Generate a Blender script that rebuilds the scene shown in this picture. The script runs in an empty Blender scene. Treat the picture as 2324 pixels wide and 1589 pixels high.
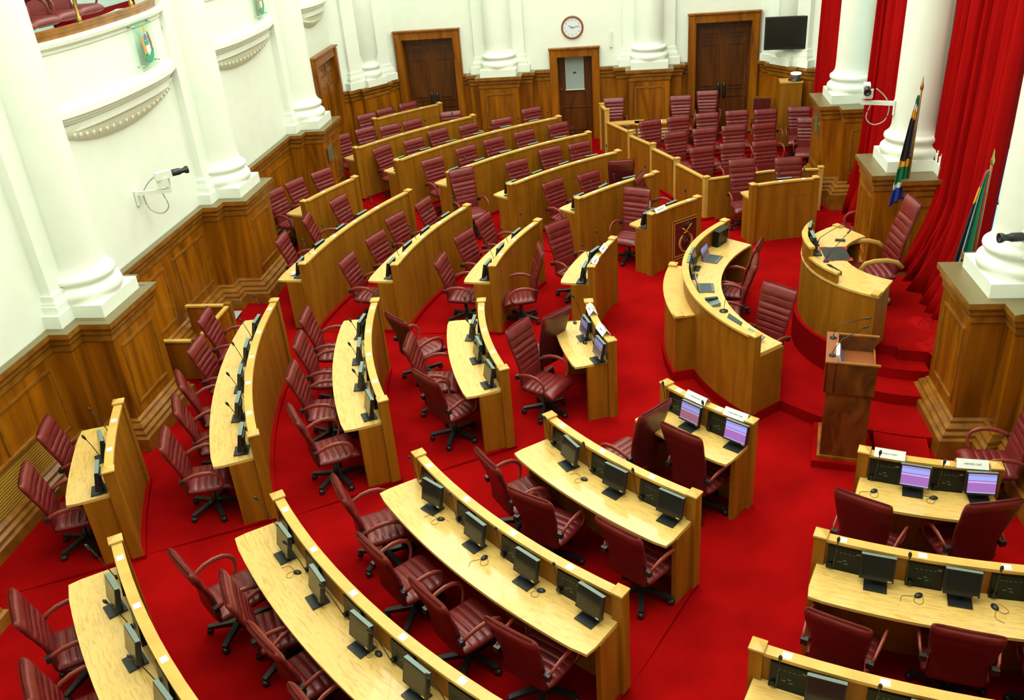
import bpy, math, random
from mathutils import Matrix, Vector
random.seed(4)
C = bpy.context.scene.collection
SC = bpy.context.scene
PI = math.pi

# ------------------------------------------------------------------ camera, world, light, exposure
CAM_H = 6.656
F_PX = 2030.9
RW = ((0.9907553678, -0.0102118342, -0.1352757168),
      (0.1138189367, -0.4800196025, 0.8698427621),
      (-0.0738176859, -0.8771983240, -0.4744196977))
cd = bpy.data.cameras.new('camera'); cam = bpy.data.objects.new('camera', cd); C.objects.link(cam)
cd.sensor_width = 36.0; cd.lens = F_PX / 2324 * 36.0; cd.clip_start = 0.05; cd.clip_end = 200
m = Matrix(RW) @ Matrix(((1, 0, 0), (0, -1, 0), (0, 0, -1)))
m = m.to_4x4(); m.translation = (0, 0, CAM_H); cam.matrix_world = m
SC.camera = cam
w = bpy.data.worlds.new('daylight'); SC.world = w; w.use_nodes = True
w.node_tree.nodes['Background'].inputs[0].default_value = (0.55, 0.95, 1.0, 1)
w.node_tree.nodes['Background'].inputs[1].default_value = 2.2
SC.view_settings.view_transform = 'Standard'
SC.view_settings.look = 'None'
SC.view_settings.gamma = 1.0
SC.view_settings.use_curve_mapping = False
SC.view_settings.exposure = 0.0
SC.cycles.max_bounces = 6
SC.cycles.diffuse_bounces = 3
SC.cycles.glossy_bounces = 3
SC.cycles.use_denoising = True
SC.cycles.sample_clamp_indirect = 6.0
CEIL_Z = 11.5
LAMP_COL = (1.0, 0.97, 0.74)
ADDED_LIGHT = 6.3          # strength of the ceiling panels added to light the chamber
GALLERY_LAMP = 26.0

def area(name, loc, sx, sy, power, col, rot=(0, 0, 0)):
    l = bpy.data.lights.new(name, 'AREA'); l.shape = 'RECTANGLE'; l.size = sx; l.size_y = sy
    l.energy = power; l.color = col
    o = bpy.data.objects.new(name, l); C.objects.link(o); o.location = loc; o.rotation_euler = rot
    return o

# ------------------------------------------------------------------ materials
def mat(name, col, rough=0.5, metal=0.0, spec=0.5, coat=0.0):
    mt = bpy.data.materials.new(name); mt.use_nodes = True
    b = mt.node_tree.nodes['Principled BSDF']
    b.inputs['Base Color'].default_value = (*col, 1); b.inputs['Roughness'].default_value = rough
    b.inputs['Metallic'].default_value = metal; b.inputs['Specular IOR Level'].default_value = spec
    b.inputs['Coat Weight'].default_value = coat
    return mt

def noisy(name, c1, c2, scale, stretch=(1, 1, 1), rough=0.5, coords='Object', detail=4, dist=0.0, bump=0.0, lo=0.35, hi=0.65, spec=0.5, coat=0.0, c3=None):
    mt = mat(name, c1, rough, spec=spec, coat=coat); nt = mt.node_tree; n = nt.nodes; l = nt.links
    b = n['Principled BSDF']
    tc = n.new('ShaderNodeTexCoord'); mp = n.new('ShaderNodeMapping'); mp.inputs['Scale'].default_value = stretch
    nz = n.new('ShaderNodeTexNoise'); nz.inputs['Scale'].default_value = scale; nz.inputs['Detail'].default_value = detail
    nz.inputs['Distortion'].default_value = dist
    cr = n.new('ShaderNodeValToRGB'); cr.color_ramp.elements[0].position = lo; cr.color_ramp.elements[1].position = hi
    cr.color_ramp.elements[0].color = (*c1, 1); cr.color_ramp.elements[1].color = (*c2, 1)
    if c3:
        e = cr.color_ramp.elements.new(hi + 0.12 if hi + 0.12 < 1 else 0.99); e.color = (*c3, 1)
    l.new(tc.outputs[coords], mp.inputs[0]); l.new(mp.outputs[0], nz.inputs['Vector'])
    l.new(nz.outputs['Fac'], cr.inputs[0]); l.new(cr.outputs[0], b.inputs['Base Color'])
    if bump:
        bp = n.new('ShaderNodeBump'); bp.inputs['Strength'].default_value = bump; bp.inputs['Distance'].default_value = 0.01
        l.new(nz.outputs['Fac'], bp.inputs['Height']); l.new(bp.outputs[0], b.inputs['Normal'])
    return mt

def emis(name, col, s):
    mt = bpy.data.materials.new(name); mt.use_nodes = True; nt = mt.node_tree
    b = nt.nodes['Principled BSDF']; b.inputs['Base Color'].default_value = (*col, 1)
    b.inputs['Emission Color'].default_value = (*col, 1); b.inputs['Emission Strength'].default_value = s
    return mt

M = {}
M['paint'] = noisy('wall_paint', (0.83, 0.885, 0.78), (0.86, 0.915, 0.81), 3, rough=0.5)
M['ceiling'] = mat('ceiling_paint', (0.80, 0.80, 0.68), 0.8)
M['oak'] = noisy('oak_panel', (0.225, 0.078, 0.003), (0.35, 0.135, 0.007), 1.6, (5, 5, .55), 0.42, dist=0.6, lo=.3, hi=.7, spec=.3)
M['oak_cap'] = noisy('oak_cap', (0.56, 0.32, 0.062), (0.64, 0.39, 0.085), 5, (1, 1, 1), 0.38, dist=0.4)
M['oak_top'] = noisy('oak_worktop', (0.54, 0.32, 0.072), (0.70, 0.46, 0.135), 7, (.8, 6, 1), 0.26, coords='UV', dist=1.2, lo=.30, hi=.52, coat=0.3)
M['teak'] = noisy('teak_dado', (0.14, 0.038, 0.001), (0.40, 0.125, 0.002), 1.1, (4, 4, .5), 0.36, dist=1.0, lo=.3, hi=.72, spec=.3)
M['teak_mould'] = noisy('teak_moulding', (0.19, 0.067, 0.006), (0.31, 0.12, 0.011), 3, (2, 2, 2), 0.30)
M['teak_top'] = mat('teak_ledge', (0.17, 0.13, 0.055), 0.35)
M['dark_door'] = noisy('door_wood', (0.06, 0.016, 0.002), (0.12, 0.035, 0.004), 1.2, (5, 5, .6), 0.32, dist=.8)
M['burl'] = noisy('burl_walnut', (0.06, 0.016, 0.003), (0.17, 0.05, 0.008), 2.2, (1.6, 1.6, .8), 0.25, dist=1.8, lo=.35, hi=.7, coat=.3)
M['carpet'] = noisy('red_carpet', (0.215, 0.0016, 0.002), (0.335, 0.003, 0.003), 1.5, (1, 1, 1), 0.95, detail=6, bump=0.0, lo=.3, hi=.7, spec=0.02)
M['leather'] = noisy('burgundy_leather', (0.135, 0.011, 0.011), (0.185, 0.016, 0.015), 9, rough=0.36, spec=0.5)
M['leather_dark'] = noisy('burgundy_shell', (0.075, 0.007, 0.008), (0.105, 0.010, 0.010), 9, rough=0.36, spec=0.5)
M['arm_wood'] = mat('mahogany_arm', (0.27, 0.050, 0.033), 0.28)
M['arm_oak'] = mat('pale_arm_wood', (0.58, 0.33, 0.07), 0.3)
M['black'] = mat('black_plastic', (0.012, 0.014, 0.014), 0.38)
M['grey_top'] = mat('grey_plastic', (0.13, 0.19, 0.17), 0.4)  # grey plastic; on monitor tops it stands for light from above
M['screen'] = mat('screen_glass', (0.014, 0.017, 0.014), 0.14, spec=0.45)
M['white'] = mat('white_plastic', (0.78, 0.82, 0.72), 0.4)
M['paper'] = mat('white_card', (0.82, 0.84, 0.80), 0.6)
M['label'] = mat('white_label', (0.92, 0.93, 0.92), 0.25)
M['ink'] = mat('dark_ink', (0.05, 0.06, 0.07), 0.7)
M['chrome'] = mat('silver_metal', (0.6, 0.6, 0.58), 0.25, metal=1)
M['pale_metal'] = mat('grey_sheet', (0.34, 0.42, 0.40), 0.5)
M['gold'] = mat('gilt', (0.66, 0.38, 0.05), 0.35, metal=0.3)
M['brass'] = mat('brass', (0.62, 0.42, 0.10), 0.28, metal=0.9)
M['crest'] = mat('crest_board', (0.11, 0.012, 0.012), 0.4)
M['crest_dark'] = mat('crest_relief', (0.06, 0.016, 0.016), 0.45)
M['curtain'] = noisy('red_curtain', (0.29, 0.002, 0.002), (0.38, 0.003, 0.003), 3, (3, 3, .3), 0.75, spec=.04)
M['blue'] = mat('flag_blue', (0.012, 0.04, 0.32), 0.7)
M['green'] = mat('flag_green', (0.0, 0.17, 0.055), 0.7)
M['yellow'] = mat('flag_gold', (0.80, 0.40, 0.015), 0.7)
M['red'] = mat('flag_red', (0.5, 0.012, 0.012), 0.7)
M['fwhite'] = mat('flag_white', (0.72, 0.76, 0.80), 0.7)
M['fblack'] = mat('flag_black', (0.012, 0.014, 0.022), 0.7)
M['clock_face'] = mat('clock_face', (0.74, 0.80, 0.84), 0.4)
M['clock_wood'] = mat('clock_wood', (0.27, 0.075, 0.02), 0.35)
M['clear'] = mat('clear_plastic', (0.6, 0.7, 0.75), 0.1)
M['cable'] = mat('grey_cable', (0.35, 0.40, 0.38), 0.5)
M['carved'] = mat('plaster', (0.80, 0.83, 0.66), 0.7)
M['laptop'] = mat('laptop_grey', (0.11, 0.13, 0.14), 0.4)
M['keys'] = mat('laptop_keys', (0.045, 0.055, 0.06), 0.5)
M['grille'] = mat('vent_grille', (0.12, 0.115, 0.06), 0.5)
M['shelfback'] = mat('desk_inside', (0.12, 0.075, 0.03), 0.6)
M['console'] = mat('console_black', (0.005, 0.007, 0.005), 0.35, spec=.25)
M['led'] = mat('console_marks', (0.10, 0.17, 0.14), 0.4)
M['orange'] = mat('enamel_orange', (0.75, 0.33, 0.06), 0.5)
M['brown'] = mat('enamel_brown', (0.27, 0.13, 0.10), 0.5)
M['violet'] = mat('enamel_blue', (0.16, 0.16, 0.45), 0.5)
M['ribbon'] = mat('enamel_green', (0.04, 0.34, 0.17), 0.5)
M['skylight'] = emis('skylight_glass', (0.955, 1.0, 0.87), ADDED_LIGHT)  # glow of the unseen ceiling panels, added as the main light
M['lampglow'] = emis('spot_glow', (0.95, 1.0, 0.92), 2.0)
# window glass
g = bpy.data.materials.new('window_glass'); g.use_nodes = True
gb = g.node_tree.nodes['Principled BSDF']; gb.inputs['Base Color'].default_value = (0.45, 0.95, 0.88, 1)
gb.inputs['Transmission Weight'].default_value = 1.0; gb.inputs['Roughness'].default_value = 0.05; gb.inputs['IOR'].default_value = 1.05
M['glass'] = g
g2 = bpy.data.materials.new('clear_glass'); g2.use_nodes = True
gb = g2.node_tree.nodes['Principled BSDF']; gb.inputs['Base Color'].default_value = (0.80, 0.97, 0.86, 1)
gb.inputs['Transmission Weight'].default_value = 1.0; gb.inputs['Roughness'].default_value = 0.03; gb.inputs['IOR'].default_value = 1.02
M['glass_sheet'] = g2
# lit monitor: a purple page with a blue head, drawn on the UVs of the screen
def screen_on(name, base, s):
    mt = bpy.data.materials.new(name); mt.use_nodes = True; nt = mt.node_tree; n = nt.nodes; l = nt.links
    b = n['Principled BSDF']; b.inputs['Base Color'].default_value = (0.01, 0.01, 0.01, 1); b.inputs['Roughness'].default_value = 0.2
    tc = n.new('ShaderNodeTexCoord'); sx = n.new('ShaderNodeSeparateXYZ'); l.new(tc.outputs['UV'], sx.inputs[0])
    cr = n.new('ShaderNodeValToRGB'); cr.color_ramp.interpolation = 'CONSTANT'
    els = [(0.0, (0.36, 0.40, 0.66)), (0.05, base), (0.52, (0.50, 0.38, 0.66)), (0.60, base), (0.66, (0.30, 0.36, 0.80)), (0.86, (0.22, 0.28, 0.62)), (0.94, (0.45, 0.16, 0.40))]
    cr.color_ramp.elements[0].position = 0; cr.color_ramp.elements[0].color = (*els[0][1], 1)
    cr.color_ramp.elements[1].position = els[1][0]; cr.color_ramp.elements[1].color = (*els[1][1], 1)
    for p, c in els[2:]:
        e = cr.color_ramp.elements.new(p); e.color = (*c, 1)
    l.new(sx.outputs[1], cr.inputs[0]); l.new(cr.outputs[0], b.inputs['Emission Color'])
    b.inputs['Emission Strength'].default_value = s
    return mt
M['screen_on'] = screen_on('lit_screen', (0.33, 0.13, 0.43), 1.25)
M['screen_on2'] = screen_on('lit_screen_rose', (0.36, 0.13, 0.20), 1.0)
M['screen_dim'] = screen_on('lit_screen_dim', (0.10, 0.06, 0.11), 0.7)

# ------------------------------------------------------------------ mesh helpers
class MB:
    def __init__(s): s.v = []; s.f = []; s.m = []; s.s = []; s.uv = {}
    def add(s, vs, fs, mi=0, smooth=False, uvs=None):
        o = len(s.v); s.v += [tuple(p) for p in vs]
        for i, f in enumerate(fs):
            if uvs: s.uv[len(s.f)] = uvs[i]
            s.f.append(tuple(o + k for k in f)); s.m.append(mi); s.s.append(smooth)
        return s
    def box(s, x0, x1, y0, y1, z0, z1, mi=0, T=None):
        vs = [(x, y, z) for z in (z0, z1) for y in (y0, y1) for x in (x0, x1)]
        if T: vs = [tuple(T @ Vector(p)) for p in vs]
        return s.add(vs, [(0, 2, 3, 1), (4, 5, 7, 6), (0, 1, 5, 4), (2, 6, 7, 3), (0, 4, 6, 2), (1, 3, 7, 5)], mi)
    def prism(s, poly, z0, z1, mi=0, z1f=None):
        n = len(poly); a = sum(poly[i][0] * poly[(i + 1) % n][1] - poly[(i + 1) % n][0] * poly[i][1] for i in range(n))
        if a < 0: poly = poly[::-1]
        vs = [(x, y, z0) for x, y in poly] + [(x, y, z1f(x, y) if z1f else z1) for x, y in poly]
        uvb = [tuple((x, y) for x, y in poly[::-1]), tuple((x, y) for x, y in poly)]
        fs = [tuple(range(n - 1, -1, -1)), tuple(range(n, 2 * n))]
        s.add(vs, fs, mi, False, uvb)
        o = len(s.v) - 2 * n
        for i in range(n):
            j = (i + 1) % n
            s.f.append((o + i, o + j, o + n + j, o + n + i)); s.m.append(mi); s.s.append(False)
        return s
    def arc(s, c, r0, r1, a0, a1, z0, z1, n=None, mi=0, z1f=None):
        if a1 < a0: a0, a1 = a1, a0
        if n is None: n = max(2, int((a1 - a0) / 1.6))
        vs = []; A = [math.radians(a0 + (a1 - a0) * i / n) for i in range(n + 1)]
        for a in A:
            for r in (r0, r1):
                x, y = c[0] + r * math.cos(a), c[1] + r * math.sin(a)
                for z in (z0, z1f(x, y) if z1f else z1): vs.append((x, y, z))
        fs = []; uvs = []
        def U(i, r): return (A[i] * (r0 + r1) / 2, r)
        for i in range(n):
            a, b = 4 * i, 4 * i + 4
            fs.append((a + 1, a + 3, b + 3, b + 1)); uvs.append((U(i, r0), U(i, r1), U(i + 1, r1), U(i + 1, r0)))
            fs.append((a, b, b + 2, a + 2)); uvs.append(((0, 0),) * 4)
            fs.append((a, a + 1, b + 1, b)); uvs.append(((0, 0),) * 4)
            fs.append((a + 2, b + 2, b + 3, a + 3)); uvs.append(((0, 0),) * 4)
        fs.append((0, 2, 3, 1)); uvs.append(((0, 0),) * 4)
        e = 4 * n; fs.append((e, e + 1, e + 3, e + 2)); uvs.append(((0, 0),) * 4)
        return s.add(vs, fs, mi, False, uvs)
    def tube(s, pts, r, n=8, mi=0, cap=True, flat=1.0, up=(0, 0, 1)):
        P = [Vector(p) for p in pts]; R = r if isinstance(r, (list, tuple)) else [r] * len(P)
        vs = []; prev = None
        for i, p in enumerate(P):
            t = (P[min(i + 1, len(P) - 1)] - P[max(i - 1, 0)]).normalized()
            u = Vector(up) if abs(t.dot(Vector(up))) < .97 else Vector((1, 0, 0)) if prev is None else prev
            a = t.cross(u).normalized(); b = a.cross(t).normalized(); prev = b
            for k in range(n):
                q = 2 * PI * k / n
                vs.append(p + a * (math.cos(q) * R[i]) + b * (math.sin(q) * R[i] * flat))
        fs = []
        for i in range(len(P) - 1):
            for k in range(n):
                k2 = (k + 1) % n
                fs.append((i * n + k, i * n + k2, (i + 1) * n + k2, (i + 1) * n + k))
        s.add(vs, fs, mi, True)
        if cap:
            o = len(s.v) - len(vs)
            s.f.append(tuple(o + k for k in range(n - 1, -1, -1))); s.m.append(mi); s.s.append(False)
            s.f.append(tuple(o + (len(P) - 1) * n + k for k in range(n))); s.m.append(mi); s.s.append(False)
        return s
    def lathe(s, prof, n=32, cx=0, cy=0, mi=0, smooth=True, T=None, a0=0, a1=360):
        vs = []; full = (a1 - a0) >= 360; k_ = n if full else n + 1
        for r, z in prof:
            for k in range(k_):
                a = math.radians(a0 + (a1 - a0) * k / n); p = Vector((cx + r * math.cos(a), cy + r * math.sin(a), z))
                vs.append(T @ p if T else p)
        fs = []
        for i in range(len(prof) - 1):
            for k in range(n):
                k2 = (k + 1) % k_
                fs.append((i * k_ + k, i * k_ + k2, (i + 1) * k_ + k2, (i + 1) * k_ + k))
        s.add(vs, fs, mi, smooth)
        return s
    def sweep(s, path, prof, mi=0, closed=False, smooth=False):
        # path: xy points, interior on the LEFT of travel; prof: (offset towards interior, z)
        P = [Vector(p) for p in path]; n = len(P); rows = []
        for i in range(n):
            if closed: d0 = (P[i] - P[i - 1]).normalized(); d1 = (P[(i + 1) % n] - P[i]).normalized()
            else:
                d1 = (P[min(i + 1, n - 1)] - P[min(i, n - 2)]).normalized(); d0 = (P[max(i, 1)] - P[max(i - 1, 0)]).normalized()
            n0 = Vector((-d0.y, d0.x)); n1 = Vector((-d1.y, d1.x)); b = (n0 + n1)
            b = b / max(1e-6, b.length); k = 1 / max(.3, b.dot(n0))
            rows.append([(P[i].x + b.x * o * k, P[i].y + b.y * o * k, z) for o, z in prof])
        m_ = len(prof); vs = [p for r in rows for p in r]; fs = []
        for i in range(n if closed else n - 1):
            j = (i + 1) % n
            for k in range(m_ - 1):
                fs.append((i * m_ + k, j * m_ + k, j * m_ + k + 1, i * m_ + k + 1))
        s.add(vs, fs, mi, smooth)
        return s
    def grid(s, fn, nu, nv, mi=0, smooth=True, uv=False, mfn=None):
        vs = [fn(i / nu, j / nv) for j in range(nv + 1) for i in range(nu + 1)]; o = len(s.v)
        s.v += [tuple(p) for p in vs]
        for j in range(nv):
            for i in range(nu):
                a = o + j * (nu + 1) + i
                if uv: s.uv[len(s.f)] = ((i / nu, j / nv), ((i + 1) / nu, j / nv), ((i + 1) / nu, (j + 1) / nv), (i / nu, (j + 1) / nv))
                s.f.append((a, a + 1, a + nu + 2, a + nu + 1)); s.m.append(mfn((i + .5) / nu, (j + .5) / nv) if mfn else mi); s.s.append(smooth)
        return s
    def mesh(s, name, mats):
        me = bpy.data.meshes.new(name); me.from_pydata(s.v, [], s.f)
        for mt in (mats if isinstance(mats, (list, tuple)) else [mats]): me.materials.append(M[mt] if isinstance(mt, str) else mt)
        me.polygons.foreach_set('material_index', s.m); me.polygons.foreach_set('use_smooth', s.s)
        if s.uv:
            L = me.uv_layers.new(name='UVMap').data
            for pi, p in enumerate(me.polygons):
                u = s.uv.get(pi)
                if u:
                    for k, li in enumerate(p.loop_indices): L[li].uv = u[k]
        me.validate(); me.update()
        return me

def smooth(P, k=5):
    P = [Vector(p) for p in P]; out = []
    for i in range(len(P) - 1):
        a, b, c_, d = P[max(i - 1, 0)], P[i], P[i + 1], P[min(i + 2, len(P) - 1)]
        for j in range(k):
            t = j / k; out.append(.5 * ((2 * b) + (c_ - a) * t + (2 * a - 5 * b + 4 * c_ - d) * t * t + (3 * b - a - 3 * c_ + d) * t ** 3))
    out.append(P[-1]); return out
def obj(name, mb, mats, parent=None, loc=None, rotz=None):
    me = mb.mesh(name, mats) if isinstance(mb, MB) else mb
    o = bpy.data.objects.new(name, me); C.objects.link(o)
    if parent: o.parent = parent
    if loc is not None: o.location = loc
    if rotz is not None: o.rotation_euler = (0, 0, rotz)
    return o
def tag(o, label, cat, group=None):
    o['label'] = label; o['category'] = cat
    if group: o['group'] = group
    return o
def thing(name, label, cat, loc=(0, 0, 0), rotz=0, group=None):
    o = bpy.data.objects.new(name, None); C.objects.link(o); o.empty_display_size = .1
    o.location = loc; o.rotation_euler = (0, 0, rotz)
    return tag(o, label, cat, group)
def struct(name, mb, mats):
    o = obj(name, mb, mats); o['kind'] = 'structure'; return o
def dup(root, loc, rotz, label, group=None):
    r = root.copy(); C.objects.link(r); r.location = loc; r.rotation_euler = (0, 0, rotz); r['label'] = label
    if group: r['group'] = group
    for ch in list(root.children):
        c = ch.copy(); C.objects.link(c); c.parent = r
        for g_ in list(ch.children):
            d = g_.copy(); C.objects.link(d); d.parent = c
    return r
def text_mesh(name, body, size, mt, parent, loc, rot, ext=0.0006):
    cu = bpy.data.curves.new(name, 'FONT'); cu.body = body; cu.size = size; cu.align_x = 'CENTER'; cu.align_y = 'CENTER'; cu.extrude = ext
    tmp = bpy.data.objects.new('tmp_text', cu); C.objects.link(tmp)
    dg = bpy.context.evaluated_depsgraph_get(); me = bpy.data.meshes.new_from_object(tmp.evaluated_get(dg))
    C.objects.unlink(tmp); bpy.data.objects.remove(tmp); me.name = name; me.materials.clear(); me.materials.append(M[mt])
    o = bpy.data.objects.new(name, me); C.objects.link(o); o.parent = parent; o.location = loc; o.rotation_euler = rot
    return o

# ------------------------------------------------------------------ plan of the chamber
CC = (3.878, 12.144)                                   # centre of the rings of desks
RR = {1: 4.556, 2: 6.084, 3: 7.639, 4: 9.141, 5: 10.653, 6: 12.11, 7: 13.70}
DZ = 0.0539
def tier(n): return DZ * (n - 1)
def pol(r, a): return (CC[0] + r * math.cos(math.radians(a)), CC[1] + r * math.sin(math.radians(a)))
def rad(x, y): return math.hypot(x - CC[0], y - CC[1])
XL, XR, YF, YN = -7.24, 4.34, 23.5, -3.0
XW = 5.25                                              # window wall behind the right columns
LC_A, LC_B = (-7.24, 21.95), (-6.04, 23.5)             # chamfered far left corner
RC_A, RC_B = (3.14, 23.5), (4.34, 21.95)
ZD = 2.03                                              # dado height
def ground(x, y):
    r = rad(x, y)
    return min(.335, max(0.0, DZ * (r - RR[2]) / 1.52))

ROWS = {  # block: {row: (angle from, angle to)} seen from the centre of the rings
 'L': {1: (-140.4, -124.9), 2: (-142.6, -122.9), 3: (-143.75, -121.6), 4: (-144.3, -120.9), 5: (-145.1, -120.4)},
 'M': {1: (-172.15, -156.3), 2: (-173.9, -154.3), 3: (-174.8, -153.1), 4: (-175.3, -152.2), 5: (-160.0, -151.8)},
 'N': {1: (157.25, 172.5), 2: (155.0, 174.4), 3: (154.3, 175.5), 4: (153.2, 176.3), 5: (152.4, 160.8)},
 'P': {1: (126.4, 141.6), 2: (124.2, 143.3), 3: (123.0, 144.6), 4: (121.9, 145.7), 5: (121.6, 145.9), 6: (129.4, 145.4), 7: (129.6, 137.7)},
 'R': {1: (-110.2, -94.6), 2: (-111.7, -89.0), 3: (-112.9, -88.0)},
 'T': {1: (96.0, 111.6)},
}
BLOCK = {'L': 'near', 'M': 'left', 'N': 'middle', 'P': 'far', 'R': 'right', 'T': 'single'}
ORD = ['', 'first', 'second', 'third', 'fourth', 'fifth', 'sixth', 'seventh']

# ------------------------------------------------------------------ floor
fl = MB()
nx, ny = 34, 72
fl.grid(lambda u, v: (-7.6 + u * 13.1, -3.2 + v * 27.2, ground(-7.6 + u * 13.1, -3.2 + v * 27.2)), nx, ny, 0)
for b, rows in ROWS.items():
    for n in rows:
        if n < 2: continue
        a0, a1 = rows[n]; lo, hi = min(a0, a1) - .15, max(a0, a1) + .15
        r1 = RR.get(n + 1, RR[n] + 1.45)
        if n + 1 in rows: q0, q1 = rows[n + 1]; lo2, hi2 = min(q0, q1) - .15, max(q0, q1) + .15
        else: lo2, hi2 = lo, hi
        if b == 'M' and n == 4: lo2, hi2 = lo, hi
        k = 18; poly = []
        for i in range(k + 1): poly.append(pol(RR[n] - .085, lo + (hi - lo) * i / k))
        for i in range(k, -1, -1): poly.append(pol(r1 - .08 if n + 1 in rows else r1, lo2 + (hi2 - lo2) * i / k))
        fl.prism(poly, -.05, tier(n))
# gallery enclosure floor steps
for n in (2, 3, 4, 5):
    r0 = {2: 6.0, 3: 7.35, 4: 8.4, 5: 9.6}[n]
    k = 12; poly = [pol(r0, 90 + 24.5 * i / k) for i in range(k + 1)] + [pol(12.6, 113.5), pol(11.5, 90)]
    fl.prism([(min(p[0], 4.3), min(p[1], 23.45)) for p in poly], -.05, tier(n))
# clerks' platform and the speaker's dais with its side steps
def ring(r0, r1, a0, a1, z): fl.arc(CC, r0, r1, a0, a1, -.02, z, mi=0)
ring(1.2, 3.46, 164.3, 180, .15); ring(1.2, 3.46, -180, -164.3, .15)
ring(1.2, 3.15, 139, 164.3, .15); ring(1.2, 3.15, -164.3, -139, .15)
ring(1.2, 2.58, 88, 139, .15); ring(1.2, 2.58, -139, -92, .15)
ring(.9, 1.87, -125, -92, .30); ring(.7, 1.47, -125, -92, .45); ring(.2, 1.12, -125, -92, .60)
ring(.9, 1.87, 92, 125, .30); ring(.7, 1.47, 92, 125, .45); ring(.2, 1.12, 92, 125, .60)
ring(.01, 1.54, 90, 180, .598); ring(.01, 1.54, -180, -125, .60)
fl.prism([(3.5, 10.92 + .8), (3.9, 11.02), (3.9, 13.2), (3.5, 13.0)], -.02, .599)
fl.prism([(3.5, 11.0), (3.86, 10.92), (XW, 10.92), (XW, 13.4), (3.5, 13.4)], -.02, .604)
fl.prism([(3.83, 9.58), (XW, 9.58), (XW, 14.7), (3.83, 14.7)], -.02, .30)
fl.prism([(2.80, 8.75), (3.42, 8.62), (3.55, 9.72), (2.95, 9.80)], -.01, .15, z1f=lambda x, y: .15 if y > 9.3 else .01)
fl.prism([(2.515 + .978 * u + .208 * v, 9.52 - .208 * u + .978 * v) for u, v in ((-.33, -.43), (.33, -.43), (.33, .43), (-.33, .43))], -.01, .10)
struct('floor', fl, 'carpet')

# ------------------------------------------------------------------ walls
def wallbox(name, x0, x1, y0, y1, z0, z1, mt='paint'):
    return struct(name, MB().box(x0, x1, y0, y1, z0, z1), mt)
wl = MB()
BAYS = [(1.5, 3.9), (6.1, 8.4), (10.5, 13.85), (15.1, 18.25)]          # openings of the side gallery, y from/to
Z_OP0, Z_OP1 = 5.18, 8.2
wl.box(XL - .3, XL, YN, 20.41, -.1, Z_OP0); wl.box(XL - .3, XL, 21.77, LC_A[1], -.1, Z_OP0); wl.box(XL - .3, XL, 20.41, 21.77, 2.95, Z_OP0); wl.box(XL - .3, XL, 20.41, 21.77, -.1, .25); wl.box(XL - .3, XL, YN, LC_A[1], Z_OP1, CEIL_Z)
ys = [YN] + [v for b in BAYS for v in b] + [LC_A[1]]
for i in range(0, len(ys), 2): wl.box(XL - .3, XL, ys[i], ys[i + 1], Z_OP0, Z_OP1)
wl.prism([LC_A, LC_B, (LC_B[0] - .4, LC_B[1] + .3), (LC_A[0] - .3, LC_A[1])], -.1, CEIL_Z)
struct('wall_left', wl, 'paint')
struct('wall_back_of_gallery', MB().box(-10.6, -10.5, YN, 24, 4.0, CEIL_Z).box(-10.6, XL - .3, YN, 24, 4.7, 4.8), 'paint')
wf = MB(); xs = [LC_B[0] - .4, -5.165 - .665, -5.165 + .665, -1.425 - .44, -1.425 + .44, 2.26 - .67, 2.26 + .67, RC_A[0] + .4]
for i in range(0, 8, 2): wf.box(xs[i], xs[i + 1], YF, YF + .3, -.1, CEIL_Z)
for x0, x1, zt in ((xs[1], xs[2], 2.95), (xs[3], xs[4], 2.32), (xs[5], xs[6], 2.95)): wf.box(x0, x1, YF, YF + .3, zt, CEIL_Z); wf.box(x0, x1, YF, YF + .3, -.1, .15)
struct('wall_far', wf, 'paint')
wr = MB()
wr.box(XR, XR + .3, YN, 9.2, -.1, CEIL_Z); wr.box(XR, XW + .3, 9.2, 9.5, -.1, CEIL_Z)
wr.box(XR, XW + .3, 19.7, 19.9, -.1, CEIL_Z)
wr.box(XR, XR + .3, 19.9, RC_B[1] - .002, -.1, CEIL_Z)
wr.prism([RC_A, RC_B, (RC_B[0] + .3, RC_B[1] + .1), (RC_A[0] + .4, RC_A[1] + .3)], -.1, CEIL_Z)
# window wall: piers, sill and head
WINS = [(10.2, 13.9), (15.1, 18.9)]
wr.box(XW, XW + .3, 9.5, 10.2, -.1, CEIL_Z); wr.box(XW, XW + .3, 13.9, 15.1, -.1, CEIL_Z); wr.box(XW, XW + .3, 18.9, 19.7, -.1, CEIL_Z)
for y0, y1 in WINS: wr.box(XW, XW + .3, y0, y1, -.1, .75); wr.box(XW, XW + .3, y0, y1, 6.5, CEIL_Z)
struct('wall_right', wr, 'paint')
struct('wall_near', MB().box(XL - .3, XW + .3, YN - .3, YN, -.1, CEIL_Z), 'paint')
for i, (y0, y1) in enumerate(WINS):
    wm = MB().box(XW + .10, XW + .16, y0, y1, .75, .83).box(XW + .10, XW + .16, y0, y1, 6.42, 6.5)
    k = 6
    for j in range(k + 1): yy = y0 + (y1 - y0) * j / k; wm.box(XW + .10, XW + .16, yy - .025, yy + .025, .75, 6.5)
    for zz in (1.75, 2.6, 3.45, 4.3, 5.2): wm.box(XW + .10, XW + .16, y0, y1, zz - .02, zz + .02)
    wo = struct('window_%d' % (i + 1), wm, 'white')
    obj('pane', MB().box(XW + .12, XW + .135, y0, y1, .78, 6.45), 'glass', wo)
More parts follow.
